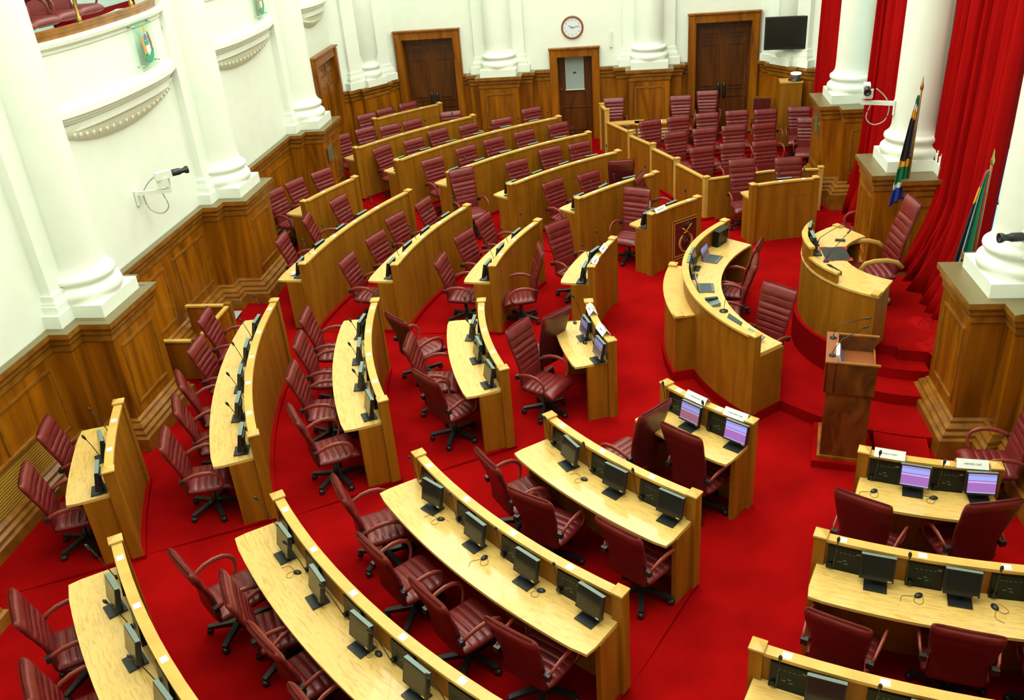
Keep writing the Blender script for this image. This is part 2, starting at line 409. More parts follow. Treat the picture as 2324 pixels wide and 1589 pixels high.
# ceiling with out-of-view glowing panels added to light the chamber
cl = MB(); SK = [(-6.0, 3.2, 2.0 + 7.2 * i, 7.4 + 7.2 * i) for i in range(3)]
cl.box(XL - 3.5, XW + .4, YN - .3, 24, CEIL_Z, CEIL_Z + .3)
struct('ceiling', cl, 'ceiling')
for i, (x0, x1, y0, y1) in enumerate(SK):
    fr = MB()
    for xx in (x0, x1): fr.box(xx - .08, xx + .08, y0, y1, CEIL_Z - .12, CEIL_Z)
    for yy in (y0, y1): fr.box(x0, x1, yy - .08, yy + .08, CEIL_Z - .12, CEIL_Z)
    t = thing('ceiling_skylight', ['luminous ceiling skylight nearest the public gallery', 'luminous ceiling skylight over the middle of the chamber', 'luminous ceiling skylight nearest the clock wall'][i], 'skylight', (0, 0, 0), 0, 'skylights in the ceiling')
    obj('frame', fr, 'white', t)
    obj('diffuser', MB().add([(x0, y0, CEIL_Z - .03), (x1, y0, CEIL_Z - .03), (x1, y1, CEIL_Z - .03), (x0, y1, CEIL_Z - .03)], [(3, 2, 1, 0)]), 'skylight', t)

# ------------------------------------------------------------------ dado: panelling, ledge and plinth mouldings
PEDS_L = [0.9, 5.4, 9.9, 14.46, 18.88]
PEDS_R = [10.02, 14.58, 18.98]
def ped_path_left():
    p = [(XL + .03, YN)]
    for yc in PEDS_L:
        p += [(XL + .03, yc - .82), (XL + .28, yc - .82), (XL + .28, yc - .55), (XL + .69, yc - .55), (XL + .69, yc + .55), (XL + .28, yc + .55), (XL + .28, yc + .82), (XL + .03, yc + .82)]
    return p
LEDGE = [(0, ZD - .30), (.02, ZD - .27), (.02, ZD - .20), (.05, ZD - .16), (.05, ZD - .12), (.09, ZD - .07), (.09, ZD - .012)]
LEDGE_T = [(.09, ZD - .012), (.09, ZD), (-.75, ZD)]
def plinth_prof(z0): return [(.17, z0 - .2), (.17, z0 + .13), (.15, z0 + .15), (.13, z0 + .15), (.13, z0 + .19), (.10, z0 + .22), (.09, z0 + .22), (.09, z0 + .26), (.05, z0 + .30), (.03, z0 + .30), (.03, z0 + .33), (0, z0 + .36)]
def dado(name, path, z0, interior_left=True):
    if not interior_left: path = path[::-1]
    mb = MB(); mb.sweep(path, [(0, z0 - .2), (0, ZD - .05)], 0); mb.sweep(path, plinth_prof(z0), 1); mb.sweep(path, LEDGE, 1); mb.sweep(path, [(.09, ZD - .012), (.09, ZD), (-.02, ZD)], 2)
    # raised frames on each long face
    P = [Vector(p) for p in path]
    for a, b in zip(P, P[1:]):
        L = (b - a).length
        if L < .9: continue
        d = (b - a) / L; nrm = Vector((-d.y, d.x))
        k = max(1, round(L / 1.6)); seg = L / k
        for i in range(k):
            s0, s1 = i * seg + .14, (i + 1) * seg - .14; za, zb = z0 + .50, ZD - .42
            T = Matrix(((d.x, nrm.x, 0, a.x), (d.y, nrm.y, 0, a.y), (0, 0, 1, 0), (0, 0, 0, 1)))
            for (u0, u1, v0, v1) in ((s0 + .035, s1 - .035, za, za + .035), (s0 + .035, s1 - .035, zb - .035, zb), (s0, s0 + .035, za, zb), (s1 - .035, s1, za, zb)):
                mb.box(u0, u1, -.005, .014, v0, v1, 1, T)
    return struct(name, mb, ['teak', 'teak_mould', 'teak_top'])
FZ = .24
# left wall runs in +y with the interior on its right, so it is reversed for the sweep
pl = ped_path_left(); pl.append((XL + .03, 20.22))
dado('trim_1', pl, FZ - .02, False)
def along(A, B, s, off):
    A = Vector(A); B = Vector(B); d = (B - A).normalized(); n_ = Vector((d.y, -d.x)); q = A + d * s + n_ * off; return (q.x, q.y)
Lc = (Vector(LC_B) - Vector(LC_A)).length
pc = [(LC_A[0] + .02, LC_A[1]), along(LC_A, LC_B, .30, .03), along(LC_A, LC_B, .30, .10), along(LC_A, LC_B, .62, .10), along(LC_A, LC_B, .62, .22), along(LC_A, LC_B, 1.42, .22), along(LC_A, LC_B, 1.42, .10), along(LC_A, LC_B, 1.72, .10), along(LC_A, LC_B, 1.72, .03), (LC_B[0] + .03, YF - .03)]
dado('trim_2', pc, .30, False)
YD = YF - .03
def farseg(x0, x1, peds):
    p = [(x0, YD)]
    for xc, a in peds:
        p += [(xc - .80, YD), (xc - .80, YD - .22), (xc - .50, YD - .22), (xc - .50, YD - .62), (xc + .50, YD - .62), (xc + .50, YD - .22), (xc + .80, YD - .22), (xc + .80, YD)]
    p.append((x1, YD)); return p
dado('trim_3', farseg(-4.33, -2.03, [(-3.32, 0)]), .24, False)
dado('trim_4', farseg(-.82, 1.42, [(.44, 0)]), .20, False)
rc = [along(RC_A, RC_B, 0, .02), along(RC_A, RC_B, .26, .02), along(RC_A, RC_B, .26, .12), along(RC_A, RC_B, .60, .12), along(RC_A, RC_B, .60, .24), along(RC_A, RC_B, 1.40, .24), along(RC_A, RC_B, 1.40, .12), along(RC_A, RC_B, 1.72, .12), along(RC_A, RC_B, 1.9, .02)]
dado('trim_5', rc, .19, False)
def pr(yc, z0, name, near=False):
    p = [(XR + .03 + .9, yc + .80), (XR - .2, yc + .80), (XR - .2, yc + .50), (XR - .57, yc + .50), (XR - .57, yc - .50), (XR - .2, yc - .50), (XR - .2, yc - .80), (XR + .03 + (0 if near else .9), yc - .80)]
    if near: p += [(XR - .03, yc - .80), (XR - .03, YN)]
    return dado(name, p, z0, False)
pr(PEDS_R[0], .12, 'trim_6', True); pr(PEDS_R[1], .12, 'trim_7'); pr(PEDS_R[2], .20, 'trim_8')

# ------------------------------------------------------------------ columns
def shaft_prof(zb):
    z = zb
    return [(.455, z), (.455, z + .03), (.47, z + .06), (.475, z + .10), (.465, z + .14), (.43, z + .17), (.405, z + .18), (.395, z + .21), (.40, z + .235), (.425, z + .25), (.435, z + .28), (.43, z + .31), (.40, z + .335), (.375, z + .34), (.37, z + .37), (.35, z + .40), (.338, z + .46), (.335, z + .60), (.332, 5.0), (.31, 9.0), (.30, 10.6), (.40, 10.7), (.42, 11.0)]
def column(label, c, nrm, core, z0, has_ped=True, wide=.455, group=None):
    # c: axis of the shaft; nrm: unit vector into the room; core: distance from the axis back to the wall face
    d = Vector((nrm[1], -nrm[0])); n_ = Vector(nrm)
    T = Matrix(((d.x, n_.x, 0, c[0]), (d.y, n_.y, 0, c[1]), (0, 0, 1, 0), (0, 0, 0, 1)))
    t = thing('column', label, 'column', (c[0], c[1], 0), 0, group)
    T = Matrix.Translation((-c[0], -c[1], 0)) @ T
    obj('plinth', MB().box(-wide, wide, -core, wide, ZD, ZD + .17, 0, T).box(-.76, .76, -core, -core + .22, ZD, ZD + .17, 0, T), 'paint', t)
    k = wide / .455
    obj('shaft', MB().lathe([(r * (k if z < 2.7 else (k + 1) / 2 if k < 1 else 1), z) for r, z in shaft_prof(ZD + .17)], 40), 'paint', t)
    pm = MB().box(-.64, .64, -core, -core + .13, ZD + .17, CEIL_Z - .5, 0, T)
    for (e, za, zb) in ((.07, .17, .27), (.05, .27, .31), (.03, .31, .40)): pm.box(-.64 - e, .64 + e, -core, -core + .13 + e, ZD + za, ZD + zb, 0, T)
    obj('pilaster', pm, 'paint', t)
    if has_ped:
        rs = {.165: .115, .45: .24}.get(core, .02)
        fr_ = {.165: .53, .45: .605, .23: .43}.get(core, .23)
        obj('ledge', MB().box(-.52 if wide > .4 else -.42, .52 if wide > .4 else .42, -core, fr_, ZD - .02, ZD - .001, 0, T).box(-.85, .85, -core, rs + .03, ZD - .021, ZD - .0015, 0, T), 'teak_top', t)
    return t
NM = ['white round column on the left wall, beyond the picture behind the viewer', 'white round column on the left wall, out of view beside the viewer', 'nearest white round column on the left wall', 'white round column on the left wall, between two bowed balconies', 'white round column on the left wall, farthest one, beside the wooden side door']
for yc, nm in list(zip(PEDS_L, NM))[1:]: column(nm, (XL + .165, yc), (1, 0), .165, FZ, group='columns')
column('white round column in the chamfered far left corner', along(LC_A, LC_B, 1.02, .03), Vector((.791, -.612)), .05, .3, wide=.30, group='columns')
column('white round column on the clock wall, between large and middle doors', (-3.32, YF - .23), (0, -1), .23, .3, group='columns')
column('white round column on the clock wall, right of the clock', (.44, YF - .23), (0, -1), .23, .3, group='columns')
column('white round column in the far right corner behind the television', along(RC_A, RC_B, 1.0, .05), Vector((-.791, -.612)), .05, .3, wide=.30, group='columns')
for yc, nm in zip(PEDS_R, ['nearest white round column on the right, with a dark camera lens beside it', 'white round column on the right, beside the hanging flag', 'white round column on the right, farthest one, between two red curtains']):
    column(nm, (XR + .04, yc), (-1, 0), .45, .15, group='columns')

# ------------------------------------------------------------------ bowed balconies on the left wall
def bow(yc, hw, sag, n=28, p=2.6):
    pts = []
    for i in range(n + 1):
        u = -1 + 2 * i / n; uu = math.copysign(1 - (1 - abs(u)) ** 1.35, u)
        pts.append((XL + sag * (1 - abs(uu) ** p) ** .75, yc + hw * uu))
    return pts
def balcony(yc, hw, label, seats, label_c):
    t = thing('balcony', label, 'balcony', (0, 0, 0), 0, 'bowed balconies')
    path = bow(yc, hw, .34)[::-1]
    cor = [(-.12, 4.05), (-.12, 4.14), (-.09, 4.17), (-.09, 4.19), (-.05, 4.21), (-.05, 4.24), (.0, 4.26), (.0, 4.34), (-.03, 4.37), (-.10, 4.39), (-.10, 4.42)]
    obj('cornice', MB().sweep(path, cor, 0), 'paint', t)
    inner = bow(yc, hw - .06, .26)[::-1]
    obj('parapet', MB().sweep(inner, [(-.02, 4.36), (-.02, 5.02), (0, 5.04), (0, 5.08), (.05, 5.11), (.06, 5.15), (.06, 5.18), (-.6, 5.20)], 0), 'paint', t)
    obj('rail', MB().sweep(inner, [(-.04, 5.17), (-.04, 5.24), (-.02, 5.26), (-.02, 5.29), (-.10, 5.30), (-.14, 5.28), (-.14, 5.17)], 0), 'teak_mould', t)
    co = MB(); n = 26
    def corbel(u, v):
        a = -1 + 2 * u; a = math.sin(a * PI / 2); k_ = max(0.0, 1 - abs(a) ** 2)
        x = XL + .19 * math.cos(v * PI / 2) ** .7 * (1 - abs(a) ** 2.6) ** .75
        return (x - .004, yc + .93 * hw * a, 4.13 - .38 * v * k_ ** .62)
    co.grid(corbel, n, 8)
    obj('corbel', co, 'carved', t)
    fr = MB()
    for i in range(19):
        a = -.6 + 1.2 * i / 18; v = .62
        p_ = corbel((a + 1) / 2, v)
        fr.lathe([(0, -.045), (.012, -.03), (.026, 0), (.020, .02), (0, .03)], 7, p_[0] + .0, p_[1], T=Matrix.Translation((0, 0, p_[2])))
    obj('leaf_frieze', fr, 'carved', t)['kind'] = 'stuff'
    obj('gallery_carpet', MB().box(XL - 2.5, XL + .05, yc - hw + .15, yc + hw - .15, 4.82, 4.90), 'carpet', t)
    return t
balcony(12.18, 1.82, 'bowed white plaster balcony with wooden rail, nearest one', 4, '')
balcony(16.66, 1.80, 'bowed white plaster balcony, second along the left wall', 0, '')
balcony(20.9, 1.05, 'small bowed white balcony above the wooden side door', 0, '')
# brass rail post of the nearest balcony
obj_post = MB().lathe([(.03, 5.30), (.03, 5.34), (.018, 5.36), (.018, 5.6), (.028, 5.62), (.018, 5.64), (.018, 5.95)], 12)
for i, y_ in enumerate((13.0, 11.6)):
    o = obj('brass_post', obj_post, 'brass', None, (XL + .10, y_, 0)); tag(o, ['brass post standing on the wooden balcony rail, nearer the column', 'brass post standing on the wooden balcony rail, nearer the viewer'][i], 'post', 'brass rail posts')

# ------------------------------------------------------------------ doors
def leaf_panels(mb, x0, x1, z0, z1, rows, y):
    xs = .09
    for (za, zb) in rows:
        a, b = x0 + xs, x1 - xs; c, d = z0 + (z1 - z0) * za, z0 + (z1 - z0) * zb
        for (u0, u1, v0, v1) in ((a + .03, b - .03, c, c + .03), (a + .03, b - .03, d - .03, d), (a, a + .03, c, d), (b - .03, b, c, d)): mb.box(u0, u1, y - .02, y + .01, v0, v1, 1)
        mb.box(a + .08, b - .08, y - .025, y + .01, c + .08, d - .08, 0)
def door(idx, loc, rotz, w_, h, z0, double, frame='teak', leafm='dark_door', depth=.25, handles=True):
    # local frame: opening centred on x, room towards -y
    root = MB(); fw = .19
    for sgn in (-1, 1):
        a, b = (sgn * (w_ / 2), sgn * (w_ / 2 + fw)); a, b = min(a, b), max(a, b)
        root.box(a, b, -.10, .0, z0, z0 + h + fw, 0); root.box(a + .03, b - .03, -.125, -.1, z0, z0 + h + fw - .03, 0)
        j = sgn * (w_ / 2 - .006); root.box(min(j, j + sgn * .03), max(j, j + sgn * .03), .001, depth, z0, z0 + h - .012, 0)
    root.box(-w_ / 2, w_ / 2, -.10, 0, z0 + h, z0 + h + fw, 0); root.box(-w_ / 2 - fw - .02, w_ / 2 + fw + .02, -.14, 0, z0 + h + fw, z0 + h + fw + .035, 0)
    root.box(-w_ / 2, w_ / 2, .001, depth, z0 + h - .012, z0 + h - .002, 0)
    fr = struct('door_%d' % idx, root, frame); fr.location = loc; fr.rotation_euler = (0, 0, rotz)
    n = 2 if double else 1
    for k in range(n):
        x0 = -w_ / 2 - .01 + k * (w_ + .02) / n; x1 = x0 + (w_ + .02) / n
        ly = depth - .06
        lf = MB().box(x0, x1, ly, ly + .06, z0 - .05, z0 + h)
        leaf_panels(lf, x0, x1, z0, z0 + h, [(.06, .34), (.40, .80), (.86, .96)] if double else [(.05, .38)], ly)
        lo = obj('door_leaf', lf, [leafm, leafm], fr)
        if double and handles:
            hx = x1 - .07 if k == 0 else x0 + .07
            obj('handle', MB().lathe([(.0, z0 + .88), (.035, z0 + .90), (.045, z0 + 1.0), (.045, z0 + 1.18), (.035, z0 + 1.26), (0, z0 + 1.28)], 12, hx, .15), 'black', lo)
    return fr
# recesses are cut by pocket boxes in front of the wall plane: the wall behind the doors is set back
ZDR = {1: .29, 2: .215, 3: .18, 4: .28}
door(1, (-5.165, YF - .03, 0), 0, 1.33, 2.95 - ZDR[1], ZDR[1], True)
door(2, (-1.425, YF - .03, 0), 0, .88, 2.32 - ZDR[2], ZDR[2], False)
door(3, (2.26, YF - .03, 0), 0, 1.34, 2.95 - ZDR[3], ZDR[3], True)
door(4, (XL + .03, 21.09, 0), PI / 2, 1.36, 2.95 - ZDR[4], ZDR[4], True, leafm='teak', handles=False, depth=.07)
# door furniture on the middle door
o = obj('notice_sheet', MB().box(-.26, .22, -.012, 0, 1.45, 2.27), 'pale_metal', None, (-1.425, YF + .145, 0)); tag(o, 'tall pale sheet fixed on the middle door below the clock', 'notice board')
obj('keyhole_plate', MB().box(-.06, .02, -.02, -.011, 1.86, 1.90), 'ink', o)
obj('bottom_lip', MB().box(-.27, .23, -.03, 0, 1.44, 1.455), 'white', o)
o = obj('door_latch', MB().box(-.04, .04, -.03, 0, -.012, .012), 'brass', None, (-1.80, YF + .14, 1.47)); tag(o, 'small brass latch on the middle door beside the pale sheet', 'latch')

# ------------------------------------------------------------------ desks
def post(mb, a, r, z0, z1, mi=0):
    x, y = pol(r, a); th = math.radians(a)
    T = Matrix.Translation((x, y, 0)) @ Matrix.Rotation(th, 4, 'Z')
    mb.box(-.058, .058, -.052, .052, z0, z1, mi, T)
    k = len(mb.v); 
    vs = [T @ Vector(p) for p in ((-.066, -.06, z1), (.066, -.06, z1), (.066, .06, z1), (-.066, .06, z1), (-.066, -.06, z1 + .018), (.066, -.06, z1 + .018), (.066, .06, z1 + .018), (-.066, .06, z1 + .018), (0, 0, z1 + .05))]
    mb.add(vs, [(0, 3, 2, 1), (0, 1, 5, 4), (1, 2, 6, 5), (2, 3, 7, 6), (3, 0, 4, 7), (4, 5, 8), (5, 6, 8), (6, 7, 8), (7, 4, 8)], mi + 1)

con_mb = MB()      # local: x along the screen, y towards the sitter, z up from worktop
con_mb.add([(-.145, .0, .0), (.145, .0, .0), (.145, .045, .0), (-.145, .045, .0), (-.145, .0, .235), (.145, .0, .235), (.145, .018, .235), (-.145, .018, .235)],
           [(0, 3, 2, 1), (4, 5, 6, 7), (0, 1, 5, 4), (1, 2, 6, 5), (2, 3, 7, 6), (3, 0, 4, 7)])
def face(u, v, e=.0015):
    y = .045 + (.018 - .045) * v / .235; return (u, y + e, v)
for i in range(5):
    u = -.085 + i * .036; con_mb.add([face(u, .185), face(u + .02, .185), face(u + .02, .190), face(u, .190)], [(3, 2, 1, 0)], 1)
for (u, v) in ((.02, .11), (-.02, .09), (.035, .08)): con_mb.add([face(-u, v), face(-u + .03, v), face(-u + .03, v + .008), face(-u, v + .008)], [(3, 2, 1, 0)], 1)
con_mb.add([face(-.13, .195), face(-.095, .195), face(-.095, .212), face(-.13, .212)], [(3, 2, 1, 0)], 2)
con_mb.lathe([(0, .0), (.024, .002), (.024, .02), (0, .024)], 12, T=Matrix.Translation((.11, .045, .045)) @ Matrix.Rotation(-PI / 2, 4, 'X'), mi=0)
CON = con_mb.mesh('console', ['console', 'led', 'grille'])
mic_mb = MB().tube([(0, .05, .02), (0, .075, .05), (0, .10, .16), (0, .115, .28), (0, .13, .38)], .0042, 6)
mic_mb.tube([(0, .127, .37), (0, .132, .395), (0, .137, .42), (0, .142, .445)], [.007, .014, .016, .006], 8)
MIC = mic_mb.mesh('microphone', 'black')
mic_mb = MB().tube([(0, .05, .02), (0, .07, .06), (0, .10, .18), (0, .14, .32), (0, .18, .43)], .0045, 6)
mic_mb.tube([(0, .178, .42), (0, .188, .445), (0, .198, .47), (0, .206, .49)], [.007, .014, .016, .006], 8)
MIC_LEAN = mic_mb.mesh('microphone', 'black')
lab_mb = MB().box(-.035, .035, -.03, .03, 0, .0012)
LAB = lab_mb.mesh('name_label', 'label')

MONS = {'L3': [(-139.4, 12), (-133.9, 0), (-128.6, -1), (-123.3, -6)], 'L2': [(-137.3, -8), (-131.0, 2), (-124.7, 0)], 'L1': [(-133.7, 1), (-126.3, -1)],
 'L4': [(-140.7, 2), (-136.1, -4), (-131.4, 2), (-126.9, -1), (-122.6, 2)], 'L5': [(-141.8, 8), (-137.8, 4), (-133.7, 3), (-129.7, -2), (-125.7, 3), (-121.8, 0)],
 'M4': [(-171.6, -4), (-167.0, 0), (-162.5, -2), (-158.1, -8), (-153.5, -11)], 'M3': [(-170.6, -12), (-165.1, -4), (-160.0, -10), (-154.5, 3)],
 'M2': [(-168.4, -12), (-162.2, 4), (-156.0, 2)], 'M1': [(-165.2, 6), (-157.2, 1)], 'M5': [(-156.0, 12), (-152.6, 0)],
 'N2': [(172.9, -6), (166.7, 1), (160.4, 0)], 'N3': [(174.2, -4), (168.8, -3), (163.7, -1), (158.4, 0)], 'N4': [(175.2, 3), (170.5, -4), (166.0, 0), (161.4, -3)],
 'N1': [(163.8, -11), (171.5, -1)], 'P1': [(140.6, 1), (133.1, 4)], 'P2': [(141.8, -2), (135.8, 12), (129.4, -9)], 'P3': [(143.4, -4), (138.1, 3), (132.8, 5), (127.4, -9)],
 'P4': [(144.2, 0), (139.6, 0), (135.1, -8), (130.5, -1), (126.0, -12)], 'P5': [(144.9, -3), (140.9, -7), (137.0, -9), (132.9, -10), (128.9, -9), (124.9, 2)],
 'R1': [(-103.9, -2), (-96.6, 2)], 'R2': [(-106.9, 2), (-100.8, -2), (-94.7, 0)], 'R3': [(-108.8, 2), (-103.6, 0), (-98.4, 0)], 'T1': [(103.0, -4)]}
SEATS_EXTRA = {'N5': [159.2, 155.3], 'P6': [143.9, 140.5, 137.1, 133.7], 'P7': [136.4, 133.2]}     # seats whose screens are laid flat or absent

WT, CAP = .86, 1.15
def desk(b, n, label):
    a0, a1 = sorted(ROWS[b][n]); r = RR[n]; z = tier(n)
    key = b + str(n)
    t = thing('curved_desk', label, 'desk', (0, 0, 0), 0, 'curved bench desks')
    da = math.degrees(.05 / r)
    sp = MB(); sp.arc(CC, r - .034, r + .03, a0 + da, a1 - da, z, z + .835); sp.arc(CC, r - .030, r + .03, a0 + da, a1 - da, z + .835, z + .84); sp.arc(CC, r - .034, r + .03, a0 + da, a1 - da, z + .84, z + CAP - .03)
    obj('front_screen', sp, 'oak', t)
    cp = MB().arc(CC, r - .048, r + .048, a0 + da, a1 - da, z + CAP - .03, z + CAP)
    obj('screen_cap', cp, 'oak_cap', t)
    for e, aa in enumerate((a0 + da * .3, a1 - da * .3)):
        pm = MB(); post(pm, aa, r, z, z + CAP + .005); obj('end_post', pm, ['oak', 'oak_cap'], t)
        ea = aa + (da * .25 if e == 0 else -da * .25)
        T = Matrix.Translation((*pol(r, ea), 0)) @ Matrix.Rotation(math.radians(ea), 4, 'Z')
        obj('end_panel', MB().box(.06, .34, -.028, .028, z, z + WT - .03, 0, T), 'oak', t)
    # worktop with rounded outer corners
    k = max(8, int((a1 - a0) / 1.2)); poly = []
    r0, r1 = r + .03, r + .515
    cr = .05; ca = math.degrees(cr / r1)
    for i in range(k + 1): poly.append((r0, a0 + da * .2 + (a1 - a0 - da * .4) * i / k))
    lo, hi = a0 + da * .2, a1 - da * .2
    for j in range(5): q = PI / 2 * j / 4; poly.append((r1 - cr + cr * math.sin(q), hi - ca + ca * math.cos(q)))
    for i in range(1, k): poly.append((r1, hi - ca - (hi - lo - 2 * ca) * i / k))
    for j in range(5): q = PI / 2 * (1 - j / 4); poly.append((r1 - cr + cr * math.sin(q), lo + ca - ca * math.cos(q)))
    wt = MB(); pts = [pol(*p) for p in poly]
    n_ = len(pts); nk = k + 1
    # build as strips so that the grain follows the curve
    inner = [pol(r0, lo + (hi - lo) * i / k) for i in range(k + 1)]
    outr = []
    for i in range(k + 1):
        a = lo + (hi - lo) * i / k; outr.append(pol(r1, a))
    cols = []
    for i in range(k + 1):
        a = lo + (hi - lo) * i / k; col_ = []
        for rr_ in (r0, r0 + .12, r0 + .24, r0 + .36, r1): 
            col_.append((rr_, a))
        cols.append(col_)
    # pull the two outer corners in for a rounded look
    cols[0][-1] = (r1 - .015, lo + ca * .35); cols[-1][-1] = (r1 - .015, hi - ca * .35)
    vs = []; 
    for col_ in cols:
        for (rr_, a) in col_: x, y = pol(rr_, a); vs += [(x, y, z + WT), (x, y, z + WT - .03)]
    fs = []; uvs = []; m5 = 5
    def V(i, j, low): return (i * m5 + j) * 2 + low
    for i in range(k):
        for j in range(4):
            fs.append((V(i, j, 0), V(i, j + 1, 0), V(i + 1, j + 1, 0), V(i + 1, j, 0)))
            uvs.append(tuple((math.radians(cols[p][q][1]) * (r + .25) + n * 3.1, cols[p][q][0]) for p, q in ((i, j), (i, j + 1), (i + 1, j + 1), (i + 1, j))))
            fs.append((V(i, j, 1), V(i + 1, j, 1), V(i + 1, j + 1, 1), V(i, j + 1, 1))); uvs.append(((0, 0),) * 4)
        fs.append((V(i, 4, 0), V(i, 4, 1), V(i + 1, 4, 1), V(i + 1, 4, 0))); uvs.append(((0, 0),) * 4)
        fs.append((V(i, 0, 0), V(i + 1, 0, 0), V(i + 1, 0, 1), V(i, 0, 1))); uvs.append(((0, 0),) * 4)
    for j in range(4):
        fs.append((V(0, j, 0), V(0, j, 1), V(0, j + 1, 1), V(0, j + 1, 0))); uvs.append(((0, 0),) * 4)
        fs.append((V(k, j, 0), V(k, j + 1, 0), V(k, j + 1, 1), V(k, j, 1))); uvs.append(((0, 0),) * 4)
    wt.add(vs, fs, 0, False, uvs)
    obj('worktop', wt, 'oak_top', t)
    # consoles, microphones, name labels
    seats = [a for a, _ in MONS.get(key, [])] or SEATS_EXTRA.get(key, [])
    if key == 'T1': seats = [108.5, 103.0]
    for a in seats:
        ac = a - math.degrees(.275 / r)
        x, y = pol(r + .032, ac)
        c_ = obj('console', CON, None, t, (x, y, z + WT), math.radians(ac) - PI / 2)
        obj('microphone', MIC_LEAN if b in 'MN' or (b == 'L' and n > 3) else MIC, None, c_, (.115, 0, 0), random.uniform(-.3, .45))
        al = a - math.degrees(.31 / r); x, y = pol(r, al)
        obj('name_label', LAB, None, t, (x, y, z + CAP), math.radians(al) - PI / 2)
    return t
DESKLAB = {
 'L': 'row', 'M': 'row', 'N': 'row', 'P': 'row', 'R': 'row'}
for b, rows in ROWS.items():
    for n in rows:
        if b == 'T': lb = 'short oak desk standing alone before the far right chair enclosure'
        elif b == 'P' and n == 1: lb = 'short oak front desk with the gilt crest on its screen'
        else: lb = 'curved oak bench desk, %s row of the %s block' % (ORD[n] if n > 1 else 'front', BLOCK[b])
        desk(b, n, lb)

# ------------------------------------------------------------------ chairs
def se(q, w, t, p=.55, p2=.75):
    c, s = math.cos(q), math.sin(q)
    return (w * math.copysign(abs(c) ** p, c), t * math.copysign(abs(s) ** p2, s))
def back_mesh(z0, z1, yb, yt, w0=.225, wt=.258, grooves=(), th=.038, head=None, name='backrest'):
    rows = []
    vv = [0, .015, .05, .12, .22, .35, .5, .65, .78, .88, .94, .98, 1.0]
    vs_ = sorted(set(vv + [round(g_ + d, 4) for g_ in grooves for d in (-.05, -.012, 0, .012)]))
    mb = MB(); n = 24; pts = []
    for v in vs_:
        z = z0 + (z1 - z0) * v
        y = yb + (yt - yb) * v + .035 * math.sin(PI * min(1, v / .75)) * (1 if v < .75 else 0) - .02 * max(0, v - .8) / .2
        w_ = w0 - .012 * math.sin(PI * min(1, v / .5)) + (wt - w0) * max(0, min(1, (v - .35) / .5))
        e = 1.0
        if v > .93: e = math.sqrt(max(0.0, 1 - ((v - .93) / .07) ** 2)) * .92 + .08
        if v < .05: e = .6 + .4 * v / .05
        tt = th * (1.15 if v > .8 else 1) * e; wx = w_ - (.03 * (1 - e))
        g_ = 0
        for q in grooves:
            if abs(v - q) < .004: g_ = 1
        for k in range(n):
            q = 2 * PI * k / n; x, t_ = se(q, wx, tt)
            yy = y + t_
            if t_ > 0:
                yy += -.020 * (1 - (x / w_) ** 2)       # front gently hollowed
                if g_: yy -= .016 * max(0, 1 - (abs(x) / w_) ** 6)
            pts.append((x, yy, z))
    fs = []; R_ = len(vs_)
    mi = []
    for i in range(R_ - 1):
        for k in range(n):
            k2 = (k + 1) % n; fs.append((i * n + k, i * n + k2, (i + 1) * n + k2, (i + 1) * n + k))
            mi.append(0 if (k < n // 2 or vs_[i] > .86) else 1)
    mb.add(pts, fs, 0, True)
    for j, q in enumerate(mi): mb.m[j] = q
    mb.f.append(tuple(range(n - 1, -1, -1))); mb.m.append(1); mb.s.append(True)
    mb.f.append(tuple((R_ - 1) * n + k for k in range(n))); mb.m.append(0); mb.s.append(True)
    return mb.mesh(name, ['leather', 'leather_dark'])
def seat_mesh(w_=.262, y0=-.21, y1=.30, z=.51, grooves=(.2, .36, .52, .68), name='seat'):
    mb = MB(); vv = [0, .02, .08, .9, .96, .99, 1.0]; vs_ = sorted(set(vv + [.3, .45, .6, .8] + [round(g_ + d, 4) for g_ in grooves for d in (-.06, -.015, 0, .015)])); n = 20; pts = []
    for v in vs_:
        y = y0 + (y1 - y0) * v; zc = z - .055 - .035 * max(0, (v - .75) / .25) ** 2 - .012 * math.sin(PI * v)
        e = 1
        if v > .88: e = math.sqrt(max(0, 1 - ((v - .88) / .12) ** 2)) * .9 + .1
        if v < .05: e = .7
        g_ = any(abs(v - q) < .004 for q in grooves)
        for k in range(n):
            q = 2 * PI * k / n; x, t_ = se(q, w_ * (1 - .05 * (1 - e)) * (1.0 + .03 * v), .06 * e)
            zz = zc + t_ - (.013 if g_ and t_ > 0 else 0) * max(0, 1 - (abs(x) / w_) ** 6)
            pts.append((x, y, zz))
    fs = []; mi = []
    for i in range(len(vs_) - 1):
        for k in range(n):
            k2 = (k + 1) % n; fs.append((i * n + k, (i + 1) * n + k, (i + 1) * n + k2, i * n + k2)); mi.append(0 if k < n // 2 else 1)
    mb.add(pts, fs, 0, True)
    for j, q in enumerate(mi): mb.m[j] = q
    mb.f.append(tuple(range(n))); mb.m.append(1); mb.s.append(True)
    mb.f.append(tuple((len(vs_) - 1) * n + k for k in range(n - 1, -1, -1))); mb.m.append(0); mb.s.append(True)
    return mb.mesh(name, ['leather', 'leather_dark'])
def arm_mesh(s, mt='arm_wood', r=.024, k=1.0, dx=0):
    P = [(.278, -.235, .635), (.293, -.19, .675), (.302, -.10, .708), (.307, 0, .718), (.307, .09, .706), (.305, .155, .672), (.300, .188, .62), (.290, .19, .55), (.278, .17, .49), (.262, .14, .455)]
    mb = MB().tube([(s * (x + dx), y * k, z) for x, y, z in P], [r * 1.0, r, r * 1.1, r * 1.15, r * 1.1, r, r * .85, r * .75, r * .75, r * .7], 10, flat=.55, up=(s, 0, .0001))
    return mb
star = MB()
star.lathe([(0, .055), (.045, .06), (.05, .10), (.03, .125), (0, .125)], 14)
